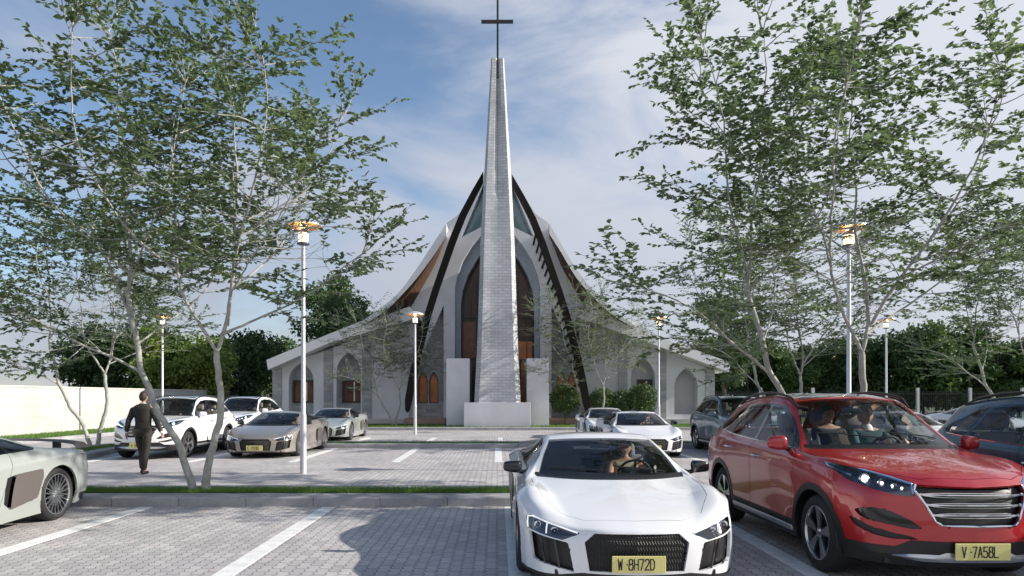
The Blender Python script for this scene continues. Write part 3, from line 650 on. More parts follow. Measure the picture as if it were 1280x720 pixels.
# round lawn shrubs before the right wing
def shrub(seed):
    rg = np.random.default_rng(seed); b = MB(); b.tube([(0,0,-.05),(.02,.01,.45),(-.01,0,.9),(0,0,1.5)], [.035,.03,.025,.01], n=7)
    n = 2600; v = rg.normal(size=(n,3)); v /= np.linalg.norm(v, axis=1)[:,None]; rr = rg.uniform(.3,1,n)**.45
    lob = 1+.13*np.sin(v[:,0]*5+seed)*np.cos(v[:,1]*4+v[:,2]*5); p = v*(rr*lob)[:,None]*np.array([.85,.85,.78])+np.array([0,0,1.45])
    d = v*.5+rg.normal(size=(n,3))*.6; d /= np.linalg.norm(d, axis=1)[:,None]; nn = v+rg.normal(size=(n,3))*.4; l_ = .12*rg.uniform(.6,1.2,n)
    return b.mesh('trunk', DKBARK, smooth=60, fix=False), leafmesh('crown', p, d, nn, l_, l_*.62, LMD)
SH = [shrub(1), shrub(2)]
for k, (x, sc, lb) in enumerate(((706,.95,'round green shrub on a thin stem beside the front walls of the church'),(753,.86,'round green shrub between the dark beam foot and the third shrub'),(777,.82,'narrow round shrub, third from the spire on the church lawn'),(803,.95,'round green shrub nearest the church lamp post on the right'))):
    p = px(x, 497, 37.9); r_ = empty('lawn_shrub', (p.x, 37.9, .12), k, lb, 'shrub', 'round shrubs before the right wing'); r_.scale = (sc*(.8 if k == 2 else 1), sc, sc*1.05)
    for nm, me in zip(('trunk','crown'), SH[k%2]): o = bpy.data.objects.new(nm, me); C.objects.link(o); o.parent = r_
# ---- lamp posts
POST = mat('pale post steel', (.62,.63,.66), .35, metal=.3, vary=.05)
BRZ = mat('copper reflector', (.62,.30,.07), .45, metal=.3, vary=.3, vscale=8)
LAMP = mat('lit lamp', (.9,.85,.7), .4, emis=(1,.80,.5), estr=1.1)
BAND = mat('lamp band', (.10,.11,.16), .4)
def lamp():
    r_ = empty('street_lamp', (0,0,0))
    b = MB(); b.tube([(0,0,-.05),(0,0,1.25)], [.068,.066], n=16); b.tube([(0,0,1.25),(0,0,1.29),(0,0,4.9)], [.066,.048,.040], n=16); b.build('post', POST, r_, smooth=40)
    b = MB(); b.lathe([(.04,4.86),(.13,4.88),(.135,4.91),(.06,4.93),(0,4.93)], 24); b.lathe([(0,5.13),(.10,5.13),(.125,5.15),(.11,5.21),(0,5.22)], 24); b.build('band', BAND, r_, smooth=40)
    b = MB(); b.lathe([(.0,4.931),(.10,4.931),(.105,5.0),(.105,5.08),(.10,5.129),(0,5.129)], 24); b.build('diffuser', LAMP, r_, smooth=40)
    b = MB(); b.lathe([(0,5.221),(.05,5.225),(.07,5.30),(.05,5.345),(0,5.345)], 16); b.build('reflector_bulb', LAMP, r_, smooth=50)
    b = MB(); b.lathe([(0,5.40),(.10,5.395),(.28,5.34),(.375,5.285),(.38,5.27),(.37,5.272),(.27,5.32),(.09,5.35),(0,5.352)], 32); b.build('reflector_dish', [BRZ], r_, smooth=40)
    b = MB(); b.lathe([(0,5.418),(.10,5.413),(.285,5.355),(.385,5.297),(.392,5.268),(.384,5.272),(.38,5.288),(.28,5.345),(.10,5.402),(0,5.406)], 32); b.build('dish_cover', POST, r_, smooth=40)
    for k in range(3): a = k*2.094+.5; b = MB(); b.tube([(.11*math.cos(a),.11*math.sin(a),4.9),(.11*math.cos(a),.11*math.sin(a),5.37)], .006, n=5); b.build('stay', BAND, r_)
    ld = bpy.data.lights.get('lamp_light') or bpy.data.lights.new('lamp_light', 'POINT'); ld.energy = 2.0; ld.color = (1,.68,.34); ld.shadow_soft_size = .02
    for a in (0, 2.09, 4.19): lo_ = bpy.data.objects.new('lamp_light', ld); C.objects.link(lo_); lo_.parent = r_; lo_.location = (.15*math.cos(a), .15*math.sin(a), 5.25)
    return r_
L0 = lamp()
ls = [(-4.14,14.66,.05,'lamp post standing on the open paving left of centre, nearest one on the left'),(7.58,14.85,-.08,'large lamp post rising behind the roof of the red car'),(-3.63,30.3,0,'lamp post in front of the left dark beam of the church'),(7.4,31.6,.05,'lamp post in front of the right church wing'),(18.3,32.4,0,'lamp post right of the red car roof, before the dark trees'),(28.8,59,.0,'small distant lamp post between two lamp posts before the dark trees'),(-15.1,31,0,'lamp post behind the walking man, before the white wall')]
for k, (x, y, tl, lb) in enumerate(ls):
    o = L0 if k == 0 else copy_tree(L0); o.location = (x, y, 0); o.rotation_euler = (tl*.0, 0, k*1.3); prop(o, lb, 'lamp post', 'lamp posts of the car park')
# ================================================================ cars
def cmat(name, col, rough=.5, metal=0, spec=.5, coat=0, **k): return mat(name, col, rough, metal, spec, coat, **k)
C_BLK = cmat('black plastic', (.013,.013,.014), .45)
C_GLOSSBLK = cmat('gloss black', (.008,.008,.009), .12, coat=.6)
C_TYRE = cmat('tyre rubber', (.018,.018,.018), .75, bump=.3, bscale=90)
C_RIM = cmat('rim silver', (.55,.56,.58), .22, metal=.9)
C_RIMD = cmat('rim dark', (.035,.036,.04), .35, metal=.6)
C_CHR = cmat('chrome', (.75,.76,.78), .08, metal=1)
C_SIL = cmat('satin silver', (.55,.56,.57), .3, metal=.8)
C_SEAT = cmat('seat cloth', (.22,.22,.23), .8)
C_SEATT = cmat('seat tan', (.25,.21,.19), .7)
C_INT = cmat('cabin trim', (.03,.03,.032), .7)
C_PLATE = cmat('yellow plate', (.72,.66,.25), .45)
C_INK = cmat('plate ink', (.015,.015,.012), .5)
C_LENS = glass('lamp lens', (.85,.88,.92), 1.5)
C_LAMPIN = cmat('lamp housing', (.10,.105,.12), .2, metal=.7)
C_LED = cmat('daytime strip', (.95,.95,.95), .3, emis=(1,1,1), estr=.35)
C_BULB = cmat('lamp bulb', (1,.97,.9), .3, emis=(1,.97,.88), estr=2.5)
C_RED = cmat('red lens', (.45,.01,.012), .15, coat=.5)
C_GL = glass('car glass', (.90,.93,.93), .7)
C_GLD = glass('car dark glass', (.66,.70,.71), .9)
C_ROOFG = cmat('roof glass', (.012,.016,.024), .04, coat=1)
C_BLADE = cmat('brown grey blade', (.16,.14,.13), .35, metal=.4)
C_PAINTS = {
 'white': cmat('white paint', (.76,.77,.79), .28, coat=1), 'red': cmat('red paint', (.42,.014,.018), .30, coat=1, metal=.2),
 'taupe': cmat('taupe paint', (.27,.245,.225), .32, coat=1, metal=.3), 'sage': cmat('pale sage paint', (.36,.39,.375), .32, coat=1, metal=.2),
 'slate': cmat('slate blue paint', (.08,.145,.19), .3, coat=1, metal=.35)}
PAINT_SLOT = cmat('paint slot', (1,0,1))

def wmat(n, step, crease=()):
    # interpolation weights: n controls -> (n-1)*step+1 samples (Catmull-Rom, one-sided tangents at creases and ends)
    W = np.zeros(((n-1)*step+1, n))
    def tan(i, sidev):
        t = np.zeros(n)
        if i == 0: t[1] += 1; t[0] -= 1
        elif i == n-1: t[i] += 1; t[i-1] -= 1
        elif i in crease:
            if sidev > 0: t[i+1] += 1; t[i] -= 1
            else: t[i] += 1; t[i-1] -= 1
        else: t[i+1] += .5; t[i-1] -= .5
        return t
    for i in range(n-1):
        m0, m1_ = tan(i, 1), tan(i+1, -1); e0 = np.eye(n)[i]; e1 = np.eye(n)[i+1]
        for k in range(step+1):
            t = k/step; W[i*step+k] = (2*t**3-3*t*t+1)*e0+(t**3-2*t*t+t)*m0+(-2*t**3+3*t*t)*e1+(t**3-t*t)*m1_
    return W
class Shell:
    """half body surface; vertices carry x,y,z,u,v,patch and smooth normals; can be cut along polygons"""
    def __init__(s, top, rails, cu=(), cv=(), cs=(), su=7, sv=6, ss=6):
        T = np.array(top, float); nr, nk = T.shape[:2]          # rows x k
        Wu = wmat(nr, su, cu); Wv = wmat(nk, sv, cv)
        G = np.einsum('ai,ikc,bk->abc', Wu, T, Wv)
        V = []; A = []; F = []; Nn = []
        def addgrid(G, U, Vv, patch):
            b = len(V); n, m = G.shape[:2]
            du = np.gradient(G, axis=0); dv = np.gradient(G, axis=1); N = np.cross(du, dv); N /= np.linalg.norm(N, axis=2)[..., None]+1e-12
            for i in range(n):
                for j in range(m): V.append(G[i,j].copy()); A.append((U[i], Vv[j], patch)); Nn.append(N[i,j].copy())
            for i in range(n-1):
                for j in range(m-1): F.append([b+i*m+j, b+i*m+j+1, b+(i+1)*m+j+1, b+(i+1)*m+j])
        us = np.arange(Wu.shape[0])/su; vs = np.arange(Wv.shape[0])/sv
        addgrid(G, us, vs, 0); ntop = len(V)
        # skirt: control loop front centre -> corner -> side -> rear centre
        WL = np.zeros(((nk-1)*sv+(nr-1)*su+(nk-1)*sv+1, 2*(nk-1)+nr))
        a = (nk-1)*sv; b_ = (nr-1)*su
        WL[:a+1, :nk] = Wv[::-1, ::-1]
        WL[a:a+b_+1] = 0; WL[a:a+b_+1, nk-1:nk-1+nr] = Wu
        WL[a+b_:] = 0; WL[a+b_:, nk-2+nr:] = Wv
        toploop = np.concatenate([T[0, ::-1], T[1:, 0], T[-1, 1:]], 0)
        L = np.stack([toploop]+[np.array(r_, float) for r_ in rails], 0)
        Ws = wmat(L.shape[0], ss, cs)
        H = np.einsum('si,itc,at->sac', Ws, L, WL)
        addgrid(H, np.arange(Ws.shape[0])/ss, np.arange(WL.shape[0]), 1)
        V = np.array(V); Nn = np.array(Nn)
        # outward normals
        for p0, p1 in ((0, ntop), (ntop, len(V))):
            c = np.array([0, V[:,1].mean(), .45]); 
            if ((V[p0:p1]-c)*Nn[p0:p1]).sum() < 0: Nn[p0:p1] *= -1
        # x=0 symmetric normals
        z = np.abs(V[:,0]) < 1e-6; Nn[z,0] = 0; Nn /= np.linalg.norm(Nn, axis=1)[:,None]+1e-12
        # blend normals where patches meet
        key = {}
        for i, p in enumerate(V):
            k = tuple(np.round(p, 5)); key.setdefault(k, []).append(i)
        for k, l_ in key.items():
            if len(l_) > 1:
                n = Nn[l_].sum(0); n /= np.linalg.norm(n)+1e-12; Nn[l_] = n
        s.V = [np.concatenate([V[i], Nn[i], A[i]]) for i in range(len(V))]   # x y z nx ny nz u v patch
        s.F = F; s.tag = [None]*len(F); s.pid = [A[f[0]][2] for f in F]
        s.bvh = BVHTree.FromPolygons([tuple(p[:3]) for p in s.V], [tuple(f) for f in F])
    def lerp(s, a, b, t):
        p = s.V[a]*(1-t)+s.V[b]*t; s.V.append(p); return len(s.V)-1
    def cut(s, axes, poly, cond=None, closed=True):
        """split faces along the lines of polygon (in the projection axes)"""
        P = np.array(poly, float); lo = P.min(0)-.002; hi = P.max(0)+.002; i0, i1 = axes
        VA = np.array(s.V); act = []
        for fi, f in enumerate(s.F):
            q_ = VA[f]; 
            if cond is not None and not cond(q_.mean(0), s.pid[fi]): continue
            a = q_[:, [i0, i1]]
            if (a.max(0) >= lo).all() and (a.min(0) <= hi).all(): act.append(fi)
        actset = list(act); splits = {}
        for e in range(len(P) if closed else len(P)-1):
            p0 = P[e]; p1 = P[(e+1) % len(P)]; d = p1-p0; L = np.linalg.norm(d)
            if L < 1e-9: continue
            n = np.array([-d[1], d[0]])/L; c = n@p0; dn = d/L; t0 = dn@p0; t1 = dn@p1
            new = []
            for fi in actset:
                f = s.F[fi]; vals = [s.V[i][i0]*n[0]+s.V[i][i1]*n[1]-c for i in f]
                if min(vals) > -1e-7 or max(vals) < 1e-7: continue
                tt = [s.V[i][i0]*dn[0]+s.V[i][i1]*dn[1] for i in f]
                if max(tt) < t0-.0 or min(tt) > t1+.0: continue
                A_, B_ = [], []
                m = len(f)
                for k in range(m):
                    i, j = f[k], f[(k+1) % m]; vi, vj = vals[k], vals[(k+1) % m]
                    if vi >= -1e-7: A_.append(i)
                    if vi <= 1e-7: B_.append(i)
                    if (vi > 1e-7 and vj < -1e-7) or (vi < -1e-7 and vj > 1e-7):
                        kk = (min(i,j), max(i,j))
                        if kk not in splits:
                            t = vi/(vi-vj); splits[kk] = s.lerp(i, j, t)
                        x = splits[kk]; A_.append(x); B_.append(x)
                if len(A_) > 2 and len(B_) > 2:
                    s.F[fi] = A_; s.F.append(B_); s.tag.append(s.tag[fi]); s.pid.append(s.pid[fi]); new.append(len(s.F)-1)
            actset += new
        return actset
    def region(s, name, axes, poly, cond=None, over=None, hole=None):
        """cut polygon and tag the faces inside"""
        s.cut(axes, poly, cond)
        if hole is not None: s.cut(axes, hole, cond)
        VA = np.array(s.V)
        for fi, f in enumerate(s.F):
            q_ = VA[f]
            if cond is not None and not cond(q_.mean(0), s.pid[fi]): continue
            c = q_[:, list(axes)].mean(0)
            if inside(poly, c[0], c[1]) and not (hole is not None and inside(hole, c[0], c[1])):
                if over is None or s.tag[fi] in over: s.tag[fi] = name
    def piece(s, tags, mirror='merge', depth=0.0, flange=0.0, thick=0):
        """list of (verts, normals, faces) for faces with these tags"""
        ids = [i for i in range(len(s.F)) if s.tag[i] in tags]
        mp_ = {}; V = []; N = []; F = []
        for fi in ids:
            f = []
            for i in s.F[fi]:
                k = tuple(np.round(s.V[i][:3], 5))
                if k not in mp_: mp_[k] = len(V); V.append(s.V[i][:3]-s.V[i][3:6]*depth); nn = s.V[i][3:6]; N.append(nn/(np.linalg.norm(nn)+1e-12))
                if mp_[k] not in f: f.append(mp_[k])
            if len(f) > 2: F.append(f)
        # flange along open borders
        ne = len(V)
        if flange and F:
            cnt = {}
            for f in F:
                for a, b_ in zip(f, f[1:]+f[:1]): cnt.setdefault((min(a,b_), max(a,b_)), []).append((a,b_))
            dup = {}
            for k, l_ in cnt.items():
                if len(l_) != 1: continue
                a, b_ = l_[0]
                if abs(V[a][0]) < 1e-4 and abs(V[b_][0]) < 1e-4: continue
                q4 = []
                for i in (a, b_):
                    V.append(V[i].copy()); N.append(None); q4.append(len(V)-1)
                for i in (b_, a):
                    V.append(V[i]-N[i]*flange); N.append(None); q4.append(len(V)-1)
                e = V[b_]-V[a]; n = np.cross(e, N[a]); n /= np.linalg.norm(n)+1e-12
                for i in q4: N[i] = n
                F.append(q4[::-1])
        # orient
        V = [np.array(v) for v in V]
        for f in F:
            if len(f) >= 3:
                a = np.cross(V[f[1]]-V[f[0]], V[f[2]]-V[f[0]]); 
                if a@N[f[0]] < 0: f.reverse()
        out = (V, N, F)
        def mir(o):
            V, N, F = o; return ([v*np.array([-1,1,1]) for v in V], [n*np.array([-1,1,1]) for n in N], [f[::-1] for f in F])
        if mirror == 'merge':
            m = mir(out); b_ = len(V); mpz = {}
            F2 = [[(i+b_) if abs(V[i][0]) > 1e-5 else i for i in f] for f in m[2]]
            return [(V+m[0], N+m[1], F+F2)]
        return [out, mir(out)]
def shell_mesh(name, pc, m):
    V, N, F = pc; me = bpy.data.meshes.new(name); me.from_pydata([tuple(v) for v in V], [], F)
    me.materials.append(m)
    for p in me.polygons: p.use_smooth = True
    me.normals_split_custom_set_from_vertices([tuple(n) for n in N]); me.update(); return me
X_, Y_, Z_, U_, V_ = 0, 1, 2, 6, 7
def circle(cy, cz, r_, n=26): return [(cy+r_*math.cos(2*math.pi*k/n), cz+r_*math.sin(2*math.pi*k/n)) for k in range(n)]
def offp(poly, d):
    n = len(poly); P = [Vector(p) for p in poly]; area = sum(P[i].x*P[(i+1)%n].y-P[(i+1)%n].x*P[i].y for i in range(n)); sg = 1 if area > 0 else -1; out = []
    for i in range(n):
        a, b_, c = P[i-1], P[i], P[(i+1)%n]; e1 = (b_-a).normalized(); e2 = (c-b_).normalized(); n1_ = Vector((-e1.y,e1.x))*sg; n2_ = Vector((-e2.y,e2.x))*sg; m_ = (n1_+n2_).normalized()
        out.append(tuple(b_+m_*(d/max(.35, m_.dot(n1_)))))
    return out
def rnd(poly, r_=.02, n=3):
    # round polygon corners
    out = []; m = len(poly); P = [Vector(p) for p in poly]
    for i in range(m):
        a, b_, c = P[i-1], P[i], P[(i+1)%m]; l1 = min(r_, (a-b_).length*.45); l2 = min(r_, (c-b_).length*.45); p0 = b_+(a-b_).normalized()*l1; p1 = b_+(c-b_).normalized()*l2
        for k in range(n+1): t = k/n; out.append(tuple((1-t)**2*p0+2*t*(1-t)*b_+t*t*p1))
    return out
ALPH = {  # stroke letters on a 4 x 6 grid
 'W': [[(0,6),(.8,0),(2,4.6),(3.2,0),(4,6)]], 'V': [[(0,6),(2,0),(4,6)]], '8': [[(1,3.2),(.3,3.9),(.3,5.4),(1,6),(3,6),(3.7,5.4),(3.7,3.9),(3,3.2),(1,3.2),(0,2.5),(0,.7),(.8,0),(3.2,0),(4,.7),(4,2.5),(3,3.2)]],
 'H': [[(0,0),(0,6)],[(4,0),(4,6)],[(0,3.1),(4,3.1)]], '7': [[(0,6),(4,6),(1.4,0)]], '2': [[(0,4.8),(.7,6),(3.3,6),(4,5),(4,4),(0,.0),(4,0)]], 'D': [[(0,0),(0,6),(2.6,6),(4,4.8),(4,1.2),(2.6,0),(0,0)]],
 'A': [[(0,0),(2,6),(4,0)],[(.7,2),(3.3,2)]], '5': [[(3.8,6),(.3,6),(.1,3.4),(2.8,3.6),(4,2.6),(4,1),(3,0),(.8,0),(0,.8)]], 'L': [[(0,6),(0,0),(3.8,0)]], '1': [[(.8,4.8),(2.2,6),(2.2,0)]], 'E': [[(4,6),(0,6),(0,0),(4,0)],[(0,3.1),(3.2,3.1)]],
 '9': [[(4,3.4),(1,2.8),(0,3.7),(0,5.2),(1,6),(3,6),(4,5.2),(4,1.2),(3,0),(.6,0)]], 'S': [[(4,5.2),(3,6),(1,6),(0,5.2),(0,3.8),(1,3.2),(3,2.8),(4,2),(4,.8),(3,0),(1,0),(0,.8)]], 'B': [[(0,0),(0,6),(2.8,6),(3.7,5.2),(3.7,3.9),(2.8,3.2),(0,3.2)],[(2.8,3.2),(4,2.4),(4,.8),(3,0),(0,0)]],
 '0': [[(1,0),(0,1),(0,5),(1,6),(3,6),(4,5),(4,1),(3,0),(1,0)]], '4': [[(3,0),(3,6),(0,2),(4,2)]], '3': [[(0,5.2),(1,6),(3,6),(4,5.2),(4,3.9),(3,3.2),(1.5,3.2)],[(3,3.2),(4,2.4),(4,.8),(3,0),(1,0),(0,.8)]], '6': [[(4,5.2),(3,6),(1,6),(0,5),(0,1),(1,0),(3,0),(4,1),(4,2.4),(3,3.3),(0,3)]],
 '·': [[(1.6,3),(2.4,3)]]}
def plate(text, parent, y, z, w_=.43, h_=.135, tilt=0):
    r_ = MB(); r_.rbox(-w_/2, w_/2, 0, .012, -h_/2, h_/2, r=.004); M = Matrix.Translation((0,y,z)) @ Matrix.Rotation(tilt, 4, 'X')
    o = r_.build('number_plate', C_PLATE, parent); o.matrix_local = M
    b = MB(); x = -w_*.385; ch = h_*.62; cw = .031
    for c in text:
        if c == ' ': x += .012; continue
        adv = .043 if c != '·' else .03
        for st in ALPH[c]:
            P = [Vector((x+(a/4)*cw if c != '·' else x+(a/4)*cw, -.003, -ch/2+(q_/6)*ch)) for a, q_ in st]
            for a, q_ in zip(P[:-1], P[1:]):
                d = (q_-a); L = d.length; d.normalize(); s_ = Vector((-d.z,0,d.x))*.0042; e = d*.0035
                v = [a-e-s_, q_+e-s_, q_+e+s_, a-e+s_]; b.add(v+[p+Vector((0,.004,0)) for p in v], [(0,1,2,3),(7,6,5,4),(0,4,5,1),(1,5,6,2),(2,6,7,3),(3,7,4,0)])
        x += adv
    t = b.build('plate_text', C_INK, o, fix=False)
    return o
WH = {}
def wheel_meshes(kind):
    if kind in WH: return WH[kind]
    Mx = Matrix.Rotation(R(90), 4, 'Y')       # lathe axis -> X (outer side = +X)
    if kind == 'sport':
        Ro, Ri, wd = .345, .262, .27
    else: Ro, Ri, wd = .355, .245, .235
    h = wd/2
    b = MB(); b.lathe([(Ri,-h+.02),(Ri+.02,-h+.005),(Ro-.05,-h),(Ro-.015,-h+.02),(Ro,-h+.045),(Ro,h-.045),(Ro-.015,h-.02),(Ro-.05,h),(Ri+.02,h-.005),(Ri,h-.02)], 48, Mx); tyre = b.mesh('tyre', C_TYRE, smooth=50)
    b = MB(); b.lathe([(Ri-.004,-h+.02),(Ri-.02,-h+.03),(Ri-.03,h-.06),(Ri-.004,h-.024),(Ri+.004,h-.016)], 48, Mx); b.lathe([(0,h-.13),(Ri-.03,h-.13)], 24, Mx)
    b.lathe([(0,h-.10),(.15,h-.10),(.155,h-.11)], 32, Mx)
    rimb = b.mesh('barrel', C_RIMD, smooth=40)
    b = MB()
    b.lathe([(Ri-.012,h-.03),(Ri-.004,h-.010),(Ri+.005,h-.012),(Ri+.004,h-.02)], 48, Mx)
    def bar(a0, r0, a1, r1, w0, w1, z0, z1, th=.02):
        p0 = Vector((h-z0, r0*math.cos(a0), r0*math.sin(a0))); p1 = Vector((h-z1, r1*math.cos(a1), r1*math.sin(a1))); d = (p1-p0).normalized(); sv = Vector((1,0,0)).cross(d).normalized()
        v = [p0-sv*w0, p0+sv*w0, p1+sv*w1, p1-sv*w1]; v += [p-Vector((th,0,0))+((p0+p1)/2-p)*.0 for p in v]; b.add(v, [(0,1,2,3),(7,6,5,4),(0,4,5,1),(1,5,6,2),(2,6,7,3),(3,7,4,0)])
    if kind == 'sport':
        for k in range(10):
            a = 2*math.pi*k/10; bar(a, .045, a-.17, Ri-.008, .009, .007, .03, .022); bar(a, .045, a+.17, Ri-.008, .009, .007, .031, .023)
            bar(a+.314, .05, a+.314, .16, .008, .006, .045, .03)
        b.lathe([(0,h-.022),(.03,h-.022),(.055,h-.035),(.06,h-.06)], 24, Mx)
    else:
        for k in range(5):
            a = 2*math.pi*k/5+.31
            bar(a-.10, .04, a-.12, Ri-.008, .013, .042, .028, .016); bar(a+.16, .05, a+.12, Ri-.008, .007, .012, .032, .020)
        b.lathe([(0,h-.022),(.028,h-.022),(.05,h-.035),(.055,h-.06)], 24, Mx)
    spk = b.mesh('spokes', C_RIM, smooth=30)
    b = MB()
    for k in range(5): a = 2*math.pi*k/5; p = Vector((h-.033, .043*math.cos(a), .043*math.sin(a))); b.tube([p, p+Vector((.008,0,0))], .007, n=6)
    bolts = b.mesh('wheel_bolts', C_RIMD)
    WH[kind] = (tyre, rimb, spk, bolts); return WH[kind]
def add_obj(name, me, parent):
    o = bpy.data.objects.new(name, me); C.objects.link(o); o.parent = parent; return o
def seat_mb(b, x, y, z, wd=.50, sport=False):
    b.rbox(x-wd/2, x+wd/2, y-.25, y+.25, z, z+.14, r=.05)
    M = Matrix.Translation((x, y+.22, z+.08)) @ Matrix.Rotation(R(-14), 4, 'X')
    b.rbox(-wd/2, wd/2, -.05, .07, 0, .62 if not sport else .66, r=.05, M=M)
    for s_ in (-1,1): b.rbox(s_*wd/2-.05, s_*wd/2+.05, -.11, .05, .08, .52, r=.045, M=M); b.rbox(x+s_*(wd/2-.03)-.05, x+s_*(wd/2-.03)+.05, y-.22, y+.22, z+.06, z+.19, r=.04)
    if sport: b.rbox(-.15, .15, -.06, .05, .60, .80, r=.05, M=M)
    else:
        for s_ in (-1,1): b.tube([M@Vector((s_*.06,.0,.6)), M@Vector((s_*.06,0,.7))], .008, n=6)
        b.rbox(-.14, .14, -.07, .04, .66, .84, r=.045, M=M)
PROTO = {}
def car_proto(kind):
    """list of (name, mesh, parent_key, key, loc, is_paint)"""
    if kind == 'sport':
        top = [
         [(.865,-.50,.640),(.72,-.68,.585),(.47,-.81,.545),(.25,-.885,.540),(0,-.905,.540)],
         [(.935,-.26,.71),(.80,-.44,.715),(.56,-.58,.640),(.28,-.64,.638),(0,-.66,.640)],
         [(.955,0,.735),(.83,-.10,.80),(.62,-.20,.735),(.31,-.24,.738),(0,-.26,.745)],
         [(.945,.34,.735),(.87,.30,.80),(.755,.56,.845),(.39,.30,.842),(0,.20,.845)],
         [(.935,.75,.735),(.845,.80,.855),(.675,.93,1.02),(.36,.76,1.03),(0,.70,1.035)],
         [(.93,1.15,.745),(.845,1.15,.90),(.585,1.30,1.155),(.30,1.22,1.175),(0,1.20,1.18)],
         [(.935,1.6,.77),(.845,1.6,.925),(.575,1.62,1.185),(.30,1.62,1.21),(0,1.62,1.215)],
         [(.955,2.05,.81),(.85,2.05,.945),(.565,2.08,1.13),(.30,2.1,1.17),(0,2.1,1.18)],
         [(.975,2.5,.845),(.875,2.5,.945),(.60,2.58,1.00),(.30,2.6,1.04),(0,2.6,1.05)],
         [(.97,2.95,.86),(.85,2.95,.93),(.58,3.0,.915),(.30,3.02,.925),(0,3.02,.93)],
         [(.91,3.33,.84),(.79,3.40,.87),(.54,3.44,.875),(.28,3.46,.88),(0,3.46,.88)]]
        side = [-.26,0,.34,.75,1.15,1.6,2.05,2.5,2.95]
        rails = [
         [(0,-.935,.44),(.25,-.915,.44),(.47,-.86,.44),(.74,-.745,.45),(.885,-.53,.48),(.955,-.26,.55),(.97,0,.60),(.962,.34,.56),(.94,.75,.53),(.928,1.15,.52),(.935,1.6,.54),(.958,2.05,.59),(.98,2.5,.64),(.978,2.95,.63),(.92,3.36,.62),(.80,3.45,.62),(.54,3.50,.62),(.28,3.52,.62),(0,3.52,.62)],
         [(0,-.93,.27),(.25,-.91,.27),(.47,-.86,.27),(.74,-.755,.27),(.885,-.53,.28),(.952,-.26,.30),(.965,0,.34),(.962,.34,.31),(.962,.75,.29),(.965,1.15,.29),(.965,1.6,.30),(.968,2.05,.32),(.978,2.5,.36),(.978,2.95,.37),(.92,3.34,.38),(.80,3.43,.40),(.54,3.48,.40),(.28,3.5,.40),(0,3.5,.40)],
         [(0,-.905,.155),(.25,-.89,.155),(.47,-.845,.15),(.74,-.745,.145),(.87,-.53,.14),(.925,-.26,.14),(.93,0,.15),(.925,.34,.14),(.93,.75,.13),(.93,1.15,.13),(.93,1.6,.13),(.93,2.05,.14),(.94,2.5,.15),(.94,2.95,.17),(.90,3.28,.19),(.79,3.36,.20),(.54,3.40,.20),(.28,3.42,.20),(0,3.42,.20)]]
        S = Shell(top, rails, cu=(3,), cv=(2,), cs=(2,)); WB, WR, RA, AR = 2.65, .345, .345, .385
    else:
        top = [
         [(.875,-.30,.985),(.72,-.58,.945),(.46,-.77,.905),(.25,-.84,.895),(0,-.86,.895)],
         [(.895,-.14,1.0),(.76,-.38,1.01),(.50,-.60,.985),(.27,-.68,.985),(0,-.70,.985)],
         [(.905,.08,1.01),(.80,-.08,1.06),(.54,-.22,1.045),(.28,-.28,1.06),(0,-.30,1.065)],
         [(.908,.40,1.02),(.86,.40,1.07),(.775,.52,1.115),(.41,.32,1.13),(0,.24,1.135)],
         [(.908,.78,1.03),(.855,.80,1.105),(.69,.88,1.35),(.37,.72,1.37),(0,.66,1.375)],
         [(.908,1.15,1.04),(.855,1.15,1.115),(.605,1.25,1.58),(.31,1.14,1.615),(0,1.10,1.625)],
         [(.912,1.7,1.06),(.855,1.7,1.13),(.60,1.7,1.635),(.31,1.7,1.668),(0,1.7,1.676)],
         [(.918,2.3,1.08),(.85,2.3,1.155),(.585,2.3,1.618),(.30,2.3,1.655),(0,2.3,1.662)],
         [(.912,2.75,1.10),(.825,2.75,1.19),(.565,2.8,1.56),(.30,2.85,1.612),(0,2.85,1.62)],
         [(.89,3.05,1.10),(.79,3.08,1.20),(.545,3.15,1.46),(.30,3.22,1.52),(0,3.24,1.53)],
         [(.845,3.32,1.07),(.75,3.40,1.09),(.52,3.47,1.10),(.28,3.49,1.10),(0,3.49,1.10)]]
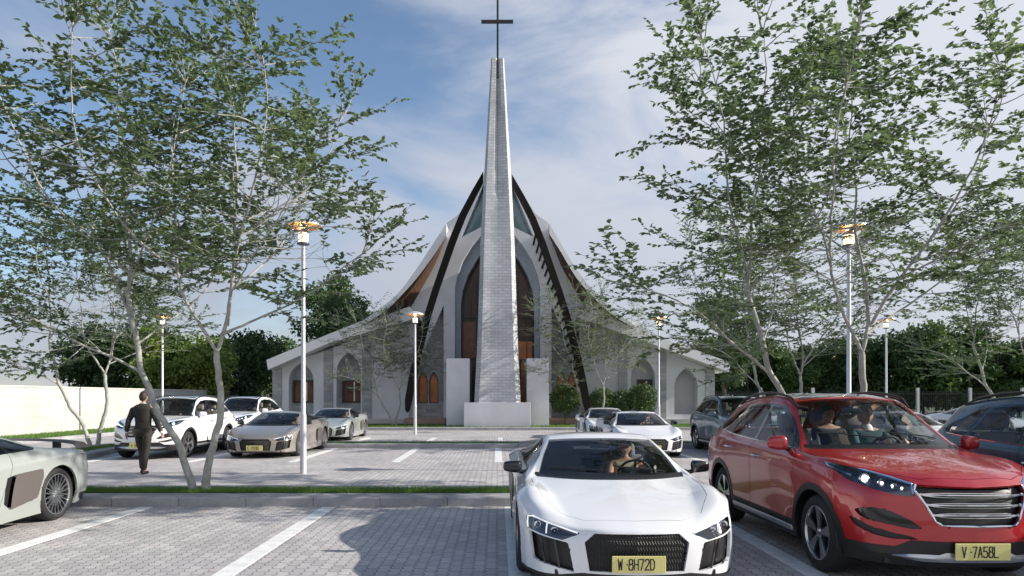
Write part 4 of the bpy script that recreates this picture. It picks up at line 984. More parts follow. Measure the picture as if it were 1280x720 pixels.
        rails = [
         [(0,-.905,.76),(.25,-.89,.76),(.46,-.825,.765),(.74,-.66,.80),(.905,-.36,.83),(.925,-.14,.85),(.930,.08,.86),(.925,.40,.86),(.915,.78,.86),(.915,1.15,.86),(.92,1.7,.87),(.932,2.3,.90),(.938,2.75,.92),(.915,3.05,.92),(.865,3.38,.91),(.76,3.47,.91),(.52,3.53,.91),(.28,3.55,.91),(0,3.55,.91)],
         [(0,-.925,.52),(.25,-.91,.52),(.46,-.85,.52),(.74,-.69,.53),(.905,-.39,.54),(.93,-.14,.55),(.935,.08,.55),(.925,.40,.52),(.905,.78,.50),(.905,1.15,.50),(.91,1.7,.52),(.93,2.3,.56),(.938,2.75,.58),(.92,3.05,.60),(.87,3.40,.60),(.76,3.50,.60),(.52,3.57,.60),(.28,3.59,.60),(0,3.59,.60)],
         [(0,-.905,.34),(.25,-.89,.34),(.46,-.835,.34),(.74,-.675,.34),(.885,-.39,.34),(.915,-.14,.34),(.92,.08,.34),(.915,.40,.33),(.915,.78,.33),(.915,1.15,.33),(.915,1.7,.33),(.92,2.3,.34),(.925,2.75,.36),(.91,3.05,.38),(.86,3.36,.40),(.75,3.46,.40),(.52,3.53,.40),(.28,3.55,.40),(0,3.55,.40)],
         [(0,-.83,.235),(.25,-.82,.235),(.46,-.78,.235),(.72,-.62,.235),(.85,-.36,.235),(.88,-.14,.235),(.885,.08,.235),(.88,.40,.23),(.88,.78,.23),(.88,1.15,.23),(.88,1.7,.23),(.885,2.3,.235),(.89,2.75,.25),(.88,3.05,.27),(.83,3.28,.28),(.73,3.36,.28),(.52,3.42,.28),(.28,3.44,.28),(0,3.44,.28)]]
        S = Shell(top, rails, cu=(3,), cv=(2,), cs=(3,)); WB, WR, RA, AR = 2.67, .355, .355, .405
    zt = lambda q_, p: True
    front = lambda q_, p: q_[1] < .1 and q_[4] < -.15
    sidec = lambda q_, p: q_[0] > .45 and abs(q_[3]) > .25
    sidelow = lambda q_, p: q_[0] > .6
    rear = lambda q_, p: q_[1] > 2.95 and q_[4] > .15
    topc = lambda q_, p: p == 0
    L = []
    wz = WR
    # wheel arches
    if kind == 'suv':
        for cy in (0, WB): S.region('cladding', (Y_,Z_), [p for p in circle(cy, wz, AR+.065)], sidelow)
        S.region('cladding', (Y_,Z_), [(-.6,.1),(3.7,.1),(3.7,.46),(3.1,.47),(3.1,.40),(-.33,.40),(-.6,.40)], lambda q_, p: q_[0] > .72 or q_[1] > 3)
        S.region('cladding', (X_,Z_), [(-.1,.1),(1,.1),(1,.40),(.60,.395),(.50,.455),(-.1,.455)], lambda q_, p: q_[1] < -.2)
    for cy in (0, WB): S.region('hole', (Y_,Z_), circle(cy, wz, AR), sidelow)
    dashes = {}
    if kind == 'sport':
        S.region('windshield', (U_,V_), [(3.1,2.1),(4.93,2.1),(4.93,4.1),(3.1,4.1)], topc)
        S.region('cowl', (U_,V_), [(2.86,2.0),(3.1,2.0),(3.1,4.1),(2.86,4.1)], topc)
        S.region('window_trim', (Y_,Z_), [(.66,.862),(.90,1.01),(1.22,1.125),(1.55,1.16),(1.85,1.155),(2.15,1.09),(2.42,.985),(2.30,.955),(1.6,.932),(1.0,.895)], lambda q_, p: p == 0 and 1.0 <= q_[7] <= 2.0)
        wn = [(.74,.875),(.92,.995),(1.22,1.105),(1.55,1.142),(1.82,1.138),(1.86,.955),(1.6,.945),(1.0,.908)]
        S.region('side_window', (Y_,Z_), rnd(wn,.03), lambda q_, p: p == 0 and 1.0 <= q_[7] <= 2.0)
        S.region('quarter_window', (Y_,Z_), rnd([(1.90,.957),(1.87,1.132),(2.12,1.075),(2.36,.98)],.02), lambda q_, p: p == 0 and 1.0 <= q_[7] <= 2.0)
        S.region('rear_glass', (U_,V_), [(7.15,2.3),(8.85,2.3),(8.85,4.1),(7.15,4.1)], topc)
        gr = [(-.1,.518),(.345,.518),(.425,.445),(.385,.210),(-.1,.210)]
        S.region('grille', (X_,Z_), gr, front)
        hl = rnd([(.452,.512),(.845,.622),(.885,.60),(.875,.508),(.60,.452)],.015,2)
        S.region('lamp', (X_,Z_), hl, front)
        S.region('intake', (X_,Z_), rnd([(.555,.435),(.862,.492),(.835,.27),(.505,.195)],.015,2), front)
        S.region('splitter', (X_,Z_), [(-.1,.10),(1,.10),(1,.165),(.62,.172),(.45,.195),(-.1,.185)], lambda q_, p: q_[1] < -.3)
        S.region('blade', (Y_,Z_), rnd([(1.86,.69),(2.31,.715),(2.32,.62),(2.20,.36),(1.72,.28)],.03), sidelow)
        S.region('side_intake', (Y_,Z_), [(1.86,.69),(1.72,.28),(1.63,.36),(1.72,.66)], sidelow)
        S.region('tail_lamp', (X_,Z_), rnd([(.50,.79),(.90,.80),(.88,.70),(.54,.68)],.02,2), rear)
        S.region('rear_mesh', (X_,Z_), [(-.1,.66),(.50,.66),(.88,.67),(.86,.5),(.4,.45),(-.1,.45)], rear)
        S.region('diffuser', (X_,Z_), [(-.1,.1),(1,.1),(1,.3),(-.1,.33)], rear)
        door = rnd([(.56,.30),(.55,.60),(.66,.80),(.72,.868),(1.0,.90),(1.6,.94),(1.86,.95),(1.78,.70),(1.58,.36),(1.50,.24),(.62,.24)],.04)
        S.region('gap', (Y_,Z_), door, sidec, over=(None,), hole=offp(door, .006))
        S.region('door', (Y_,Z_), offp(door, .006), sidec, over=(None,))
        hd = [(-.1,-.78),(.40,-.73),(.60,-.60),(.74,-.30),(.79,.10),(.80,.40),(-.1,.06)]
        hd2 = offp(hd, .005); S.region('gap', (X_,Y_), hd, lambda q_, p: p == 0 and q_[1] < .5, over=(None,), hole=hd2)
        S.region('hood', (X_,Y_), hd2, lambda q_, p: p == 0 and q_[1] < .45, over=(None,))
    else:
        S.region('windshield', (U_,V_), [(3.12,2.10),(4.93,2.10),(4.93,4.1),(3.12,4.1)], topc)
        S.region('cowl', (U_,V_), [(2.88,2.0),(3.12,2.0),(3.12,4.1),(2.88,4.1)], topc)
        S.region('roof_glass', (U_,V_), [(5.04,2.32),(8.2,2.32),(8.2,4.1),(5.04,4.1)], topc)
        sw = lambda q_, p: p == 0 and .9 <= q_[7] <= 2.0
        S.region('window_trim', (Y_,Z_), rnd([(.52,1.10),(.92,1.375),(1.25,1.515),(1.6,1.555),(2.2,1.545),(2.6,1.48),(3.0,1.30),(3.08,1.225),(2.9,1.185),(2.3,1.145),(1.6,1.118),(1.0,1.10)],.03), sw)
        S.region('side_window', (Y_,Z_), rnd([(.66,1.128),(.96,1.355),(1.25,1.485),(1.58,1.525),(1.60,1.14),(1.0,1.122)],.03), sw)
        S.region('rear_door_window', (Y_,Z_), rnd([(1.68,1.143),(1.66,1.53),(2.2,1.518),(2.36,1.495),(2.50,1.18),(2.3,1.165)],.03), sw)
        S.region('quarter_window', (Y_,Z_), rnd([(2.57,1.187),(2.43,1.482),(2.62,1.452),(2.96,1.29),(3.02,1.235),(2.88,1.205)],.03), sw)
        S.region('rear_glass', (U_,V_), [(9.12,2.25),(9.8,2.2),(9.8,4.1),(9.12,4.1)], topc)
        gr = [(-.1,.885),(.435,.905),(.455,.865),(.335,.615),(.29,.585),(-.1,.580)]
        S.region('grille', (X_,Z_), gr, front)
        hl = rnd([(.450,.920),(.462,.805),(.58,.815),(.72,.852),(.83,.905),(.89,1.0),(.885,1.035),(.70,1.0),(.52,.945)],.015,2)
        S.region('lamp', (X_,Z_), hl, front)
        S.region('fog_recess', (X_,Z_), rnd([(.42,.553),(.50,.615),(.62,.68),(.74,.705),(.83,.67),(.80,.61),(.66,.575),(.50,.545)],.02,3), front)
        S.region('slot', (X_,Z_), rnd([(.45,.462),(.62,.456),(.74,.478),(.82,.53),(.855,.605),(.83,.60),(.76,.548),(.62,.508),(.50,.486)],.01,2), front)
        S.region('tail_lamp', (X_,Z_), rnd([(.46,1.02),(.88,1.07),(.90,.98),(.80,.93),(.46,.95)],.02,2), lambda q_, p: q_[1] > 3.0 and q_[4] > .1)
        for nm, dr in (('door', [(.50,.48),(.46,.80),(.46,1.06),(.62,1.112),(1.62,1.125),(1.64,.75),(1.62,.36),(.62,.36)]), ('rear_door', [(1.645,.36),(1.665,.75),(1.645,1.125),(2.48,1.165),(2.56,1.10),(2.50,.86),(2.30,.72),(2.19,.55),(2.14,.36)])):
            dd = rnd(dr, .04); S.region('gap', (Y_,Z_), dd, sidec, over=(None,'cladding'), hole=offp(dd, .006)); S.region(nm, (Y_,Z_), offp(dd, .006), sidec, over=(None,))
        hd = [(-.1,-.80),(.38,-.745),(.56,-.62),(.76,-.36),(.83,.0),(.84,.40),(-.1,.12)]
        hd2 = offp(hd, .005); S.region('gap', (X_,Y_), hd, lambda q_, p: p == 0 and q_[1] < .5, over=(None,), hole=hd2)
        S.region('hood', (X_,Y_), hd2, lambda q_, p: p == 0 and q_[1] < .5, over=(None,))
    def fy(x, z):
        h_ = S.bvh.ray_cast(Vector((x,-3,z)), Vector((0,1,0))); return h_[0].y if h_[0] else None
    def sx(y, z):
        h_ = S.bvh.ray_cast(Vector((3,y,z)), Vector((-1,0,0))); return h_[0].x if h_[0] else .9
    def addp(name, pcs, m, paint=False, parent=None, key=None):
        for pc in pcs:
            if pc[2]: L.append((name, shell_mesh(name, pc, m), parent, key, None, paint)); key = None
    addp('body', S.piece([None], flange=.025), PAINT_SLOT, True)
    addp('hood', S.piece(['hood'], flange=.02), PAINT_SLOT, True)
    addp('door', S.piece(['door'], 'split', flange=.02), PAINT_SLOT, True)
    addp('panel_gap', S.piece(['gap'], depth=.012), C_BLK)
    addp('windshield', S.piece(['windshield'], depth=.003), C_GL)
    addp('wiper_cowl', S.piece(['cowl'], depth=.004), C_BLK)
    addp('side_window', S.piece(['side_window'], 'split', depth=.004), C_GLD if kind == 'sport' else C_GL)
    addp('rear_glass', S.piece(['rear_glass'], depth=.004), C_GLD)
    addp('window_trim', S.piece(['window_trim'], 'split', depth=.001), C_GLOSSBLK)
    addp('quarter_window', S.piece(['quarter_window'], 'split', depth=.004), C_GLD if kind == 'sport' else C_GL)
    addp('grille', S.piece(['grille'], depth=.035 if kind=='sport' else .045), C_BLK)
    addp('tail_lamp', S.piece(['tail_lamp'], 'split', depth=.003), C_RED)
    # lamp lens plus housing
    for i, (pc, pin) in enumerate(zip(S.piece(['lamp'], 'split', depth=.002), S.piece(['lamp'], 'split', depth=.035, flange=-.032))):
        L.append(('headlight', shell_mesh('headlight', pin, C_LAMPIN), None, 'hl%d' % i, None, False)); L.append(('lens', shell_mesh('lens', pc, C_LENS), 'hl%d' % i, None, None, False))
        sg = 1 if i == 0 else -1
        b = MB()
        if kind == 'sport':
            P = [(.475,.512),(.60,.545),(.72,.578),(.83,.608),(.868,.600),(.872,.55),(.868,.515)]; b.tube([Vector((sg*x, fy(x, z)+.008, z)) for x, z in P], .0075, n=6)
            P = [(.715,.565),(.722,.53),(.726,.492)]; b.tube([Vector((sg*x, fy(x, z)+.010, z)) for x, z in P], .0075, n=6)
            L.append(('light_strip', b.mesh('light_strip', C_LED, smooth=50), 'hl%d' % i, None, None, False))
            for x, z in ((.79,.545),(.66,.515)):
                b = MB(); p = Vector((sg*x, fy(x,z)+.03, z)); b.lathe([(0,.0),(.022,.006),(.032,.0),(.034,-.02)], 16, Matrix.Translation(p) @ Matrix.Rotation(R(90),4,'X'))
                L.append(('reflector', b.mesh('reflector', C_CHR, smooth=50), 'hl%d' % i, None, None, False))
        else:
            P = [(.465,.825),(.458,.905),(.56,.945),(.70,.990),(.86,1.022),(.875,1.0),(.80,.945)]; b.tube([Vector((sg*x, (fy(x, z) or -.3)+.010, z)) for x, z in P], .011, n=6)
            L.append(('light_strip', b.mesh('light_strip', cmat('blue grey strip', (.35,.5,.75), .15, metal=.6), smooth=50), 'hl%d' % i, None, None, False))
            b = MB()
            for x, z, r_ in ((.735,.925,.030),(.64,.90,.014),(.58,.88,.012),(.52,.868,.010)):
                p = Vector((sg*x, fy(x,z)+.02, z)); b.lathe([(0,.006),(r_*.7,.004),(r_,-.004)], 16, Matrix.Translation(p) @ Matrix.Rotation(R(90),4,'X'))
            L.append(('lamp_bulb', b.mesh('lamp_bulb', C_BULB, smooth=50), 'hl%d' % i, None, None, False))
            for x, z, r_ in ((.735,.925,.048),(.64,.898,.038),(.565,.878,.033)):
                b = MB(); p = Vector((sg*x, fy(x,z)+.03, z)); b.lathe([(r_*.9,.012),(r_,.0),(r_*.6,-.03),(0,-.035)], 20, Matrix.Translation(p) @ Matrix.Rotation(R(90),4,'X'))
                L.append(('reflector', b.mesh('reflector', C_CHR, smooth=50), 'hl%d' % i, None, None, False))
    if kind == 'sport':
        addp('front_intake', S.piece(['intake'], 'split', depth=.05), C_BLK)
        addp('splitter', S.piece(['splitter']), C_BLK)
        addp('side_blade', S.piece(['blade'], 'split', depth=-.006), C_BLADE)
        addp('side_intake', S.piece(['side_intake'], 'split', depth=.04), C_BLK)
        addp('rear_mesh', S.piece(['rear_mesh','diffuser'], depth=.015), C_BLK)
        for sg in (1,-1):     # vanes in the front intakes
            b = MB()
            for t in (.36,.70):
                xt = .555+(.862-.555)*t; zt_ = .435+(.492-.435)*t; xb = .505+(.835-.505)*t; zb = .195+(.27-.195)*t
                P = [Vector((sg*(xt+(xb-xt)*k/4), fy(xt+(xb-xt)*k/4, zt_+(zb-zt_)*k/4)+.006, zt_+(zb-zt_)*k/4)) for k in range(5)]; b.tube(P, .009, n=6)
            L.append(('intake_vane', b.mesh('intake_vane', C_GLOSSBLK, smooth=50), None, None, None, False))
        # honeycomb bars in the grille
        b = MB()
        for k in range(-17, 18):
            x = k*.0235; xa = abs(x); z1 = .512 if xa < .345 else .512-(xa-.345)*.9; z0 = .214
            if xa < .41:
                P = [Vector((x+.006*(1 if j % 2 else -1), fy(xa, z0+(z1-z0)*j/12)+.016, z0+(z1-z0)*j/12)) for j in range(13)]; b.tube(P, .0035, n=4, cap=False)
        L.append(('grille_mesh', b.mesh('grille_mesh', cmat('grille bar', (.05,.048,.046), .35, metal=.3)), None, None, None, False))
        # rear wing
        b = MB(); prof = [(-.13,-.012),(-.05,.014),(.06,.012),(.14,.004),(.06,-.006),(-.05,-.006)]
        xs = [-.86,-.82,-.6,-.3,0,.3,.6,.82,.86]; zo = [-.10,-.035,.0,.012,.015,.012,.0,-.035,-.10]; yo = [.10,.05,.02,0,0,0,.02,.05,.10]
        vs = [(x, 3.24+a+yo[i], 1.015+c_+zo[i]) for i, x in enumerate(xs) for a, c_ in prof]; fs = [(i*6+j, i*6+(j+1)%6, (i+1)*6+(j+1)%6, (i+1)*6+j) for i in range(8) for j in range(6)]+[tuple(range(6)), tuple(range(48,54))]
        b.add(vs, fs); L.append(('rear_wing', b.mesh('rear_wing', C_BLADE, smooth=40), None, 'rw', None, False))
        for sg in (1,-1): b = MB(); b.box(sg*.55-.012, sg*.55+.012, 3.16, 3.32, .87, 1.02); L.append(('wing_support', b.mesh('wing_support', C_BLK), 'rw', None, None, False))
        mz, my, mx = .905, .72, .86; mm = C_GLOSSBLK
    else:
        addp('rear_door', S.piece(['rear_door'], 'split', flange=.02), PAINT_SLOT, True)
        addp('cladding', S.piece(['cladding'], depth=-.004, flange=.02), C_BLK)
        addp('glass_roof', S.piece(['roof_glass'], depth=.001), C_ROOFG)
        addp('rear_door_window', S.piece(['rear_door_window'], 'split', depth=.004), C_GL)
        addp('fog_recess', S.piece(['fog_recess'], 'split', depth=.03), C_GLOSSBLK)
        addp('bumper_slot', S.piece(['slot'], 'split', depth=.02), C_BLK)
        # chrome grille bars and frame
        def gx(z): return .335+(.455-.335)*(z-.615)/(.88-.615) if z > .615 else .30
        b = MB()
        for z in (.825,.745,.665):
            w_ = gx(z)-.008
            for (dz, rr) in ((.018,.0055),(-.018,.0055)):
                P = [Vector((w_*t, (fy(abs(w_*t), z) or -.9)+.010, z+dz*(1-abs(t)**6))) for t in np.linspace(-1,1,25)]; b.tube(P, rr, n=5)
            P = [Vector((w_*t, (fy(abs(w_*t), z) or -.9)+.018, z)) for t in np.linspace(-1,1,25)]; b.tube(P, [.006+.010*abs(t)**4 for t in np.linspace(-1,1,25)], n=6)
        L.append(('grille_bars', b.mesh('grille_bars', C_CHR, smooth=60), None, None, None, False))
        b = MB(); hp = [(0,.580),(.29,.585),(.335,.615),(.395,.745),(.455,.86),(.438,.905)]
        fullp = [(-x, z) for x, z in reversed(hp)]+hp[1:]; P = []
        for a, c_ in zip(fullp[:-1], fullp[1:]):
            for k in range(5): t = k/5; x = a[0]+(c_[0]-a[0])*t; z = a[1]+(c_[1]-a[1])*t; P.append(Vector((x, (fy(abs(x), z) or -.8)-.001, z)))
        b.tube(P, .010, n=6); L.append(('grille_surround', b.mesh('grille_surround', C_CHR, smooth=60), None, None, None, False))
        # skid plate: silver strip
        b = MB(); pr = [(0,.285),(0,.33)]
        vs = []; N_ = 25
        for t in np.linspace(-.62,.62,N_):
            y0 = (fy(abs(t), .34) or -.85); up = .365 if abs(t) < .26 and abs(t) > .17 else .345
            e = max(0, (abs(t)-.45)/.17); z0 = .285+.03*e; z1 = (up if abs(t) < .5 else .345)-.015*e
            vs += [(t, y0-.012, z1), (t, y0-.022, (z0+z1)/2), (t, y0+.0, z0), (t, y0+.06, z0), (t, y0+.06, z1)]
        b.add(vs, [(i*5+j, i*5+(j+1)%5, (i+1)*5+(j+1)%5, (i+1)*5+j) for i in range(N_-1) for j in range(5)]+[(0,1,2,3,4), tuple((N_-1)*5+j for j in range(5))])
        L.append(('skid_plate', b.mesh('skid_plate', C_SIL, smooth=50), None, None, None, False))
        for sg in (1,-1):
            b = MB(); b.rbox(sg*.905-.022, sg*.905+.022, .47, 2.2, .285, .34, r=.012); L.append(('sill_strip', b.mesh('sill_strip', C_SIL, smooth=40), None, None, None, False))
            b = MB(); P = [(1.05,1.51,.60),(1.2,1.612,.61),(1.45,1.655,.605),(1.8,1.678,.60),(2.3,1.664,.59),(2.7,1.612,.575),(2.95,1.53,.56)]
            b.tube([Vector((sg*x, y, z)) for y, z, x in P], [.010]+[.016]*5+[.010], n=6); L.append(('roof_rail', b.mesh('roof_rail', C_BLK, smooth=60), None, None, None, False))
            b = MB(); P = [(.60,1.108),(1.0,1.110),(1.6,1.126),(2.3,1.152),(2.9,1.195)]; b.tube([Vector((sg*(sx(y,z)+.002), y, z)) for y, z in P], .006, n=5); L.append(('window_chrome', b.mesh('window_chrome', C_CHR, smooth=60), None, None, None, False))
            for y, z in ((1.47,.955),(2.36,1.0)):
                x = sx(y, z); b = MB(); b.tube([Vector((sg*(x-.006), y-.10, z)), Vector((sg*(x+.024), y-.07, z+.002)), Vector((sg*(x+.026), y+.07, z+.006)), Vector((sg*(x-.006), y+.10, z+.008))], [.010,.012,.012,.010], n=8, sx=1.0); L.append(('door_handle', b.mesh('door_handle', C_CHR, smooth=60), None, None, None, False))
        mz, my, mx = 1.155, .66, .88; mm = None
    # mirrors
    for sg in (1,-1):
        b = MB(); M = Matrix.Translation((sg*(mx+.115), my, mz)) @ Matrix.Rotation(sg*R(8), 4, 'Z')
        bm = bmesh.new(); bmesh.ops.create_icosphere(bm, subdivisions=3, radius=1)
        for v in bm.verts:
            x, y, z = v.co; k = 1/(max(abs(x),abs(y),abs(z))**.62+1e-6)*1.0; x, y, z = x*k, y*k, z*k
            v.co = Vector((x*.098, y*.062*(1 if y < 0 else .42)*(1-.25*x*sg), z*(.062 if kind == 'sport' else .072)*(1-.16*x*sg)))
        b.add([M@v.co for v in bm.verts], [[v.index for v in f.verts] for f in bm.faces]); bm.free()
        L.append(('mirror', b.mesh('mirror', mm or PAINT_SLOT, smooth=60), None, 'mr%d' % sg, None, mm is None))
        b = MB(); b.tube([Vector((sg*(mx-.045), my+.02, mz-.085 if kind == 'suv' else mz-.06)), Vector((sg*(mx+.01), my+.01, mz-.06)), Vector((sg*(mx+.08), my+.005, mz-.035))], [.030,.022,.028], n=8); L.append(('mirror_arm', b.mesh('mirror_arm', C_BLK, smooth=60), 'mr%d' % sg, None, None, False))
        b = MB(); b.box(-.080,.080,.026,.030,-.045,.045, M=M); L.append(('mirror_glass', b.mesh('mirror_glass', C_CHR), 'mr%d' % sg, None, None, False))
    # wipers
    b = MB(); zc = (.865 if kind == 'sport' else 1.155)
    for x0, x1 in ((-.05,-.60),(.55,.02)):
        P = []
        for t in np.linspace(0,1,8):
            x = x0+(x1-x0)*t; y = (.33 if kind == 'sport' else .38)+.09*t+.18*(abs(x)/.6)**2*.9; h_ = S.bvh.ray_cast(Vector((abs(x), y, 3)), Vector((0,0,-1))); P.append(Vector((x, y, h_[0].z+.012)))
        b.tube(P, .007, n=5)
    L.append(('wiper_blade', b.mesh('wiper_blade', C_BLK), None, None, None, False))
    # underbody, liners, cabin
    b = MB(); z = .16 if kind == 'sport' else .25
    b.box(-.66,.66,-.80 if kind=='sport' else -.72,3.3,z,z+.05); b.box(-.90,.90,AR+.03,WB-AR-.03,z,z+.05)
    b.box(-.60,.60,-.5,.36,z+.05,.60 if kind=='sport' else .80); b.box(-.6,.6,2.2 if kind=='sport' else 2.9,3.2,z+.05,.70 if kind=='sport' else .9)
    L.append(('underbody', b.mesh('underbody', C_BLK), None, None, None, False))
    for cy in (0, WB):
        for sg in (1,-1):
            b = MB(); n = 20; vs = []; fs = []
            for k in range(n+1):
                a = -.35+ (math.pi+.7)*k/n; y = cy+(AR+.0)*math.cos(a); z_ = wz+(AR+.0)*math.sin(a); vs += [(sg*.58,y,z_),(sg*.905,y,z_)]
            fs = [(2*k,2*k+1,2*k+3,2*k+2) for k in range(n)]+[tuple(2*k for k in range(n+1))]; b.add(vs, fs)
            L.append(('wheel_liner', b.mesh('wheel_liner', C_BLK), None, None, None, False))
    ty, rb, sp, bo = wheel_meshes(kind)
    for i, cy in enumerate((0, WB)):
        for sg in (1,-1):
            k = 'wh%d%d' % (i, sg); xo = (.965 if kind=='sport' else .915)-(.27 if kind=='sport' else .235)/2-.012
            L.append(('wheel', ty, None, k, ((sg*xo, cy, wz-(0 if kind=='sport' else 0)), sg), False)); L.append(('rim_barrel', rb, k, None, None, False)); L.append(('rim_spokes', sp, k, None, None, False)); L.append(('wheel_bolts', bo, k, None, None, False))
    if kind == 'sport':
        seats = [(.37,1.45,.22),(-.37,1.45,.22)]; dash = (.72,.98,.60,.82)
    else: seats = [(.38,1.42,.52),(-.38,1.42,.52),(.40,2.28,.54),(-.40,2.28,.54)]; dash = (.55,.98,.80,1.08)
    for (x, y, z) in seats:
        b = MB(); seat_mb(b, x, y, z, .50, kind == 'sport'); L.append(('seat', b.mesh('seat', C_SEAT if kind=='sport' else C_SEATT, smooth=50), None, None, None, False))
    b = MB(); dy0, dy1, dz0, dz1 = dash; xw = .70 if kind == 'sport' else .74; b.rbox(-xw, xw, dy0, dy1, dz0, dz1, r=.07); b.rbox(-.12,.12,dy1-.1,1.5,.25 if kind=='sport' else .45,dz0+.05,r=.04); b.rbox(.20,.52,dy1-.12,dy1+.04,dz1-.05,dz1+.045,r=.03)
    L.append(('rear_bulkhead', (lambda b2: (b2.box(-.55,.55,1.9 if kind=='sport' else 2.62,1.94 if kind=='sport' else 2.66,.3,.88 if kind=='sport' else 1.08), b2.mesh('rear_bulkhead', C_INT))[1])(MB()), None, None, None, False))
    L.append(('dashboard', b.mesh('dashboard', C_INT, smooth=50), None, None, None, False))
    b = MB(); M = Matrix.Translation((.37, dy1+.13, dz1-.045)) @ Matrix.Rotation(R(-66), 4, 'X')
    b.tube([M@Vector((.18*math.cos(a), .18*math.sin(a), 0)) for a in np.linspace(0, 2*math.pi, 29)], .014, n=8, cap=False)
    for a in (0, math.pi, -math.pi/2): b.tube([M@Vector((.05*math.cos(a),.05*math.sin(a),-.01)), M@Vector((.18*math.cos(a),.18*math.sin(a),0))], .014, n=6)
    b.lathe([(0,.02),(.05,.015),(.06,-.02),(0,-.03)], 16, M)
    L.append(('steering_wheel', b.mesh('steering_wheel', C_INT, smooth=60), None, None, None, False))
    # door inner panels and rear-view mirror
    for sg in (1,-1):
        b = MB(); b.rbox(sg*.80-.035, sg*.80+.035, .75, 1.8 if kind=='sport' else 2.6, .25, .84 if kind=='sport' else 1.07, r=.03); L.append(('door_lining', b.mesh('door_lining', C_INT, smooth=50), None, None, None, False))
    b = MB(); zz = 1.10 if kind=='sport' else 1.48; yy = 1.12 if kind == 'sport' else 1.10; b.rbox(-.11,.11,yy-.015,yy+.015,zz-.035,zz+.025,r=.012); b.tube([(0,yy-.01,zz),(0,yy-.03,zz+.06)],.01,n=6); L.append(('interior_mirror', b.mesh('interior_mirror', C_INT, smooth=50), None, None, None, False))
    PROTO[kind] = L; return L
PAINTED = {}
def make_car(kind, paint, loc, text, name, label, cat, group):
    L = PROTO.get(kind) or car_proto(kind)
    r_ = empty(name, loc, 0, label, cat, group); keys = {}
    for (nm, me, par, key, where, isp) in L:
        if isp:
            kk = (me.name, paint)
            if kk not in PAINTED: m2_ = me.copy(); m2_.materials[0] = C_PAINTS[paint]; PAINTED[kk] = m2_
            me = PAINTED[kk]
        o = add_obj(nm, me, keys[par] if par else r_)
        if where: o.location = where[0]; o.rotation_euler = (0,0,0 if where[1] > 0 else math.pi)
        if key: keys[key] = o
    if text:
        if kind == 'sport': plate(text, r_, -.955, .285)
        else: plate(text, r_, -.955, .385, w_=.44)
    return r_
G1, G2 = 'low sports cars parked in the bays', 'tall family cars parked in the bays'
make_car('sport','white',(1.13,6.45,0),'W ·8H72D','sports_car','white sports car in the nearest bay, plate reading W 8H72D','car',G1)
make_car('suv','red',(3.88,6.45,0),'V ·7A58L','family_car','dark red tall car with chrome grille, plate reading V 7A58L','car',G2)
make_car('suv','slate',(6.25,5.42,0),'B ·3H41E','family_car','slate blue tall car cut by the right edge, beside the red one','car',G2)
make_car('sport','sage',(-6.77,6.47,0),'L ·4S26A','sports_car','pale sage sports car with lattice wheels, cut by the left edge','car',G1)
make_car('suv','white',(-9.28,18.7,0),'A ·5L72E','family_car','white tall car in front of which the man in the suit walks','car',G2)
make_car('suv','white',(-9.5,24.5,0),'D ·6H18B','family_car','white tall car in the further row, behind the taupe sports car','car',G2)
make_car('sport','taupe',(-6.42,19.1,0),'E ·1918S','sports_car','taupe sports car behind the nearest left lamp post','car',G1)
make_car('sport','sage',(-6.5,26.2,0),'S ·2B69H','sports_car','pale sage sports car in the further row, behind the taupe one','car',G1)
make_car('sport','white',(4.13,19.2,0),'H ·8E53D','sports_car','white sports car in the middle row, right behind the nearest white one','car',G1)
make_car('sport','white',(4.28,26.3,0),'A ·7D24L','sports_car','small white sports car in the furthest row before the shrubs','car',G1)
make_car('suv','slate',(7.15,19.1,0),'E ·9A36S','family_car','slate blue tall car in the middle row, partly behind the red one','car',G2)
make_car('sport','white',(12.0,19.2,0),'B ·6L15H','sports_car','white sports car of the middle row, seen through the red car windscreen','car',G1)
make_car('sport','white',(19.3,26.3,0),'L ·3E82A','sports_car','white sports car seen through the rear windows of the nearest slate blue car','car',G1)
# ================================================================ people
P_SKIN = mat('skin', (.46,.27,.19), .55, vary=.08, vscale=12, sub=.1)
P_HAIRD = mat('dark brown hair', (.030,.018,.012), .6, vary=.3, vscale=40, bump=.6, bscale=120)
P_HAIRL = mat('light grey hair', (.42,.38,.33), .6, vary=.2, vscale=40, bump=.6, bscale=120)
P_SUIT = mat('dark brown suit', (.030,.025,.020), .8, vary=.15, vscale=10, bump=.3, bscale=25)
P_SHIRT = mat('white shirt', (.75,.75,.74), .8)
P_SHOE = mat('black leather', (.010,.009,.008), .3)
P_TEAL = mat('teal sweater', (.035,.085,.095), .9, bump=.4, bscale=150)
P_TOP = mat('beige top', (.45,.40,.30), .85)
P_DARK = mat('dark trousers', (.02,.022,.03), .85)
P_EYE = mat('eye dark', (.02,.015,.012), .25)
def evaluated(o):
    dg = bpy.context.evaluated_depsgraph_get(); dg.update(); me = bpy.data.meshes.new_from_object(o.evaluated_get(dg)); return me
def skin_mesh(verts, edges, rad, root=0, sub=2):
    me = bpy.data.meshes.new('t'); me.from_pydata([tuple(v) for v in verts], edges, []); o = bpy.data.objects.new('t', me); C.objects.link(o)
    m = o.modifiers.new('s', 'SKIN'); m.use_smooth_shade = True
    for i, r_ in enumerate(rad):
        sv = me.skin_vertices[0].data[i]; sv.radius = r_ if hasattr(r_, '__len__') else (r_, r_); sv.use_root = (i == root)
    sb = o.modifiers.new('b', 'SUBSURF'); sb.levels = sub; sb.render_levels = sub
    out = evaluated(o); bpy.data.objects.remove(o); return out
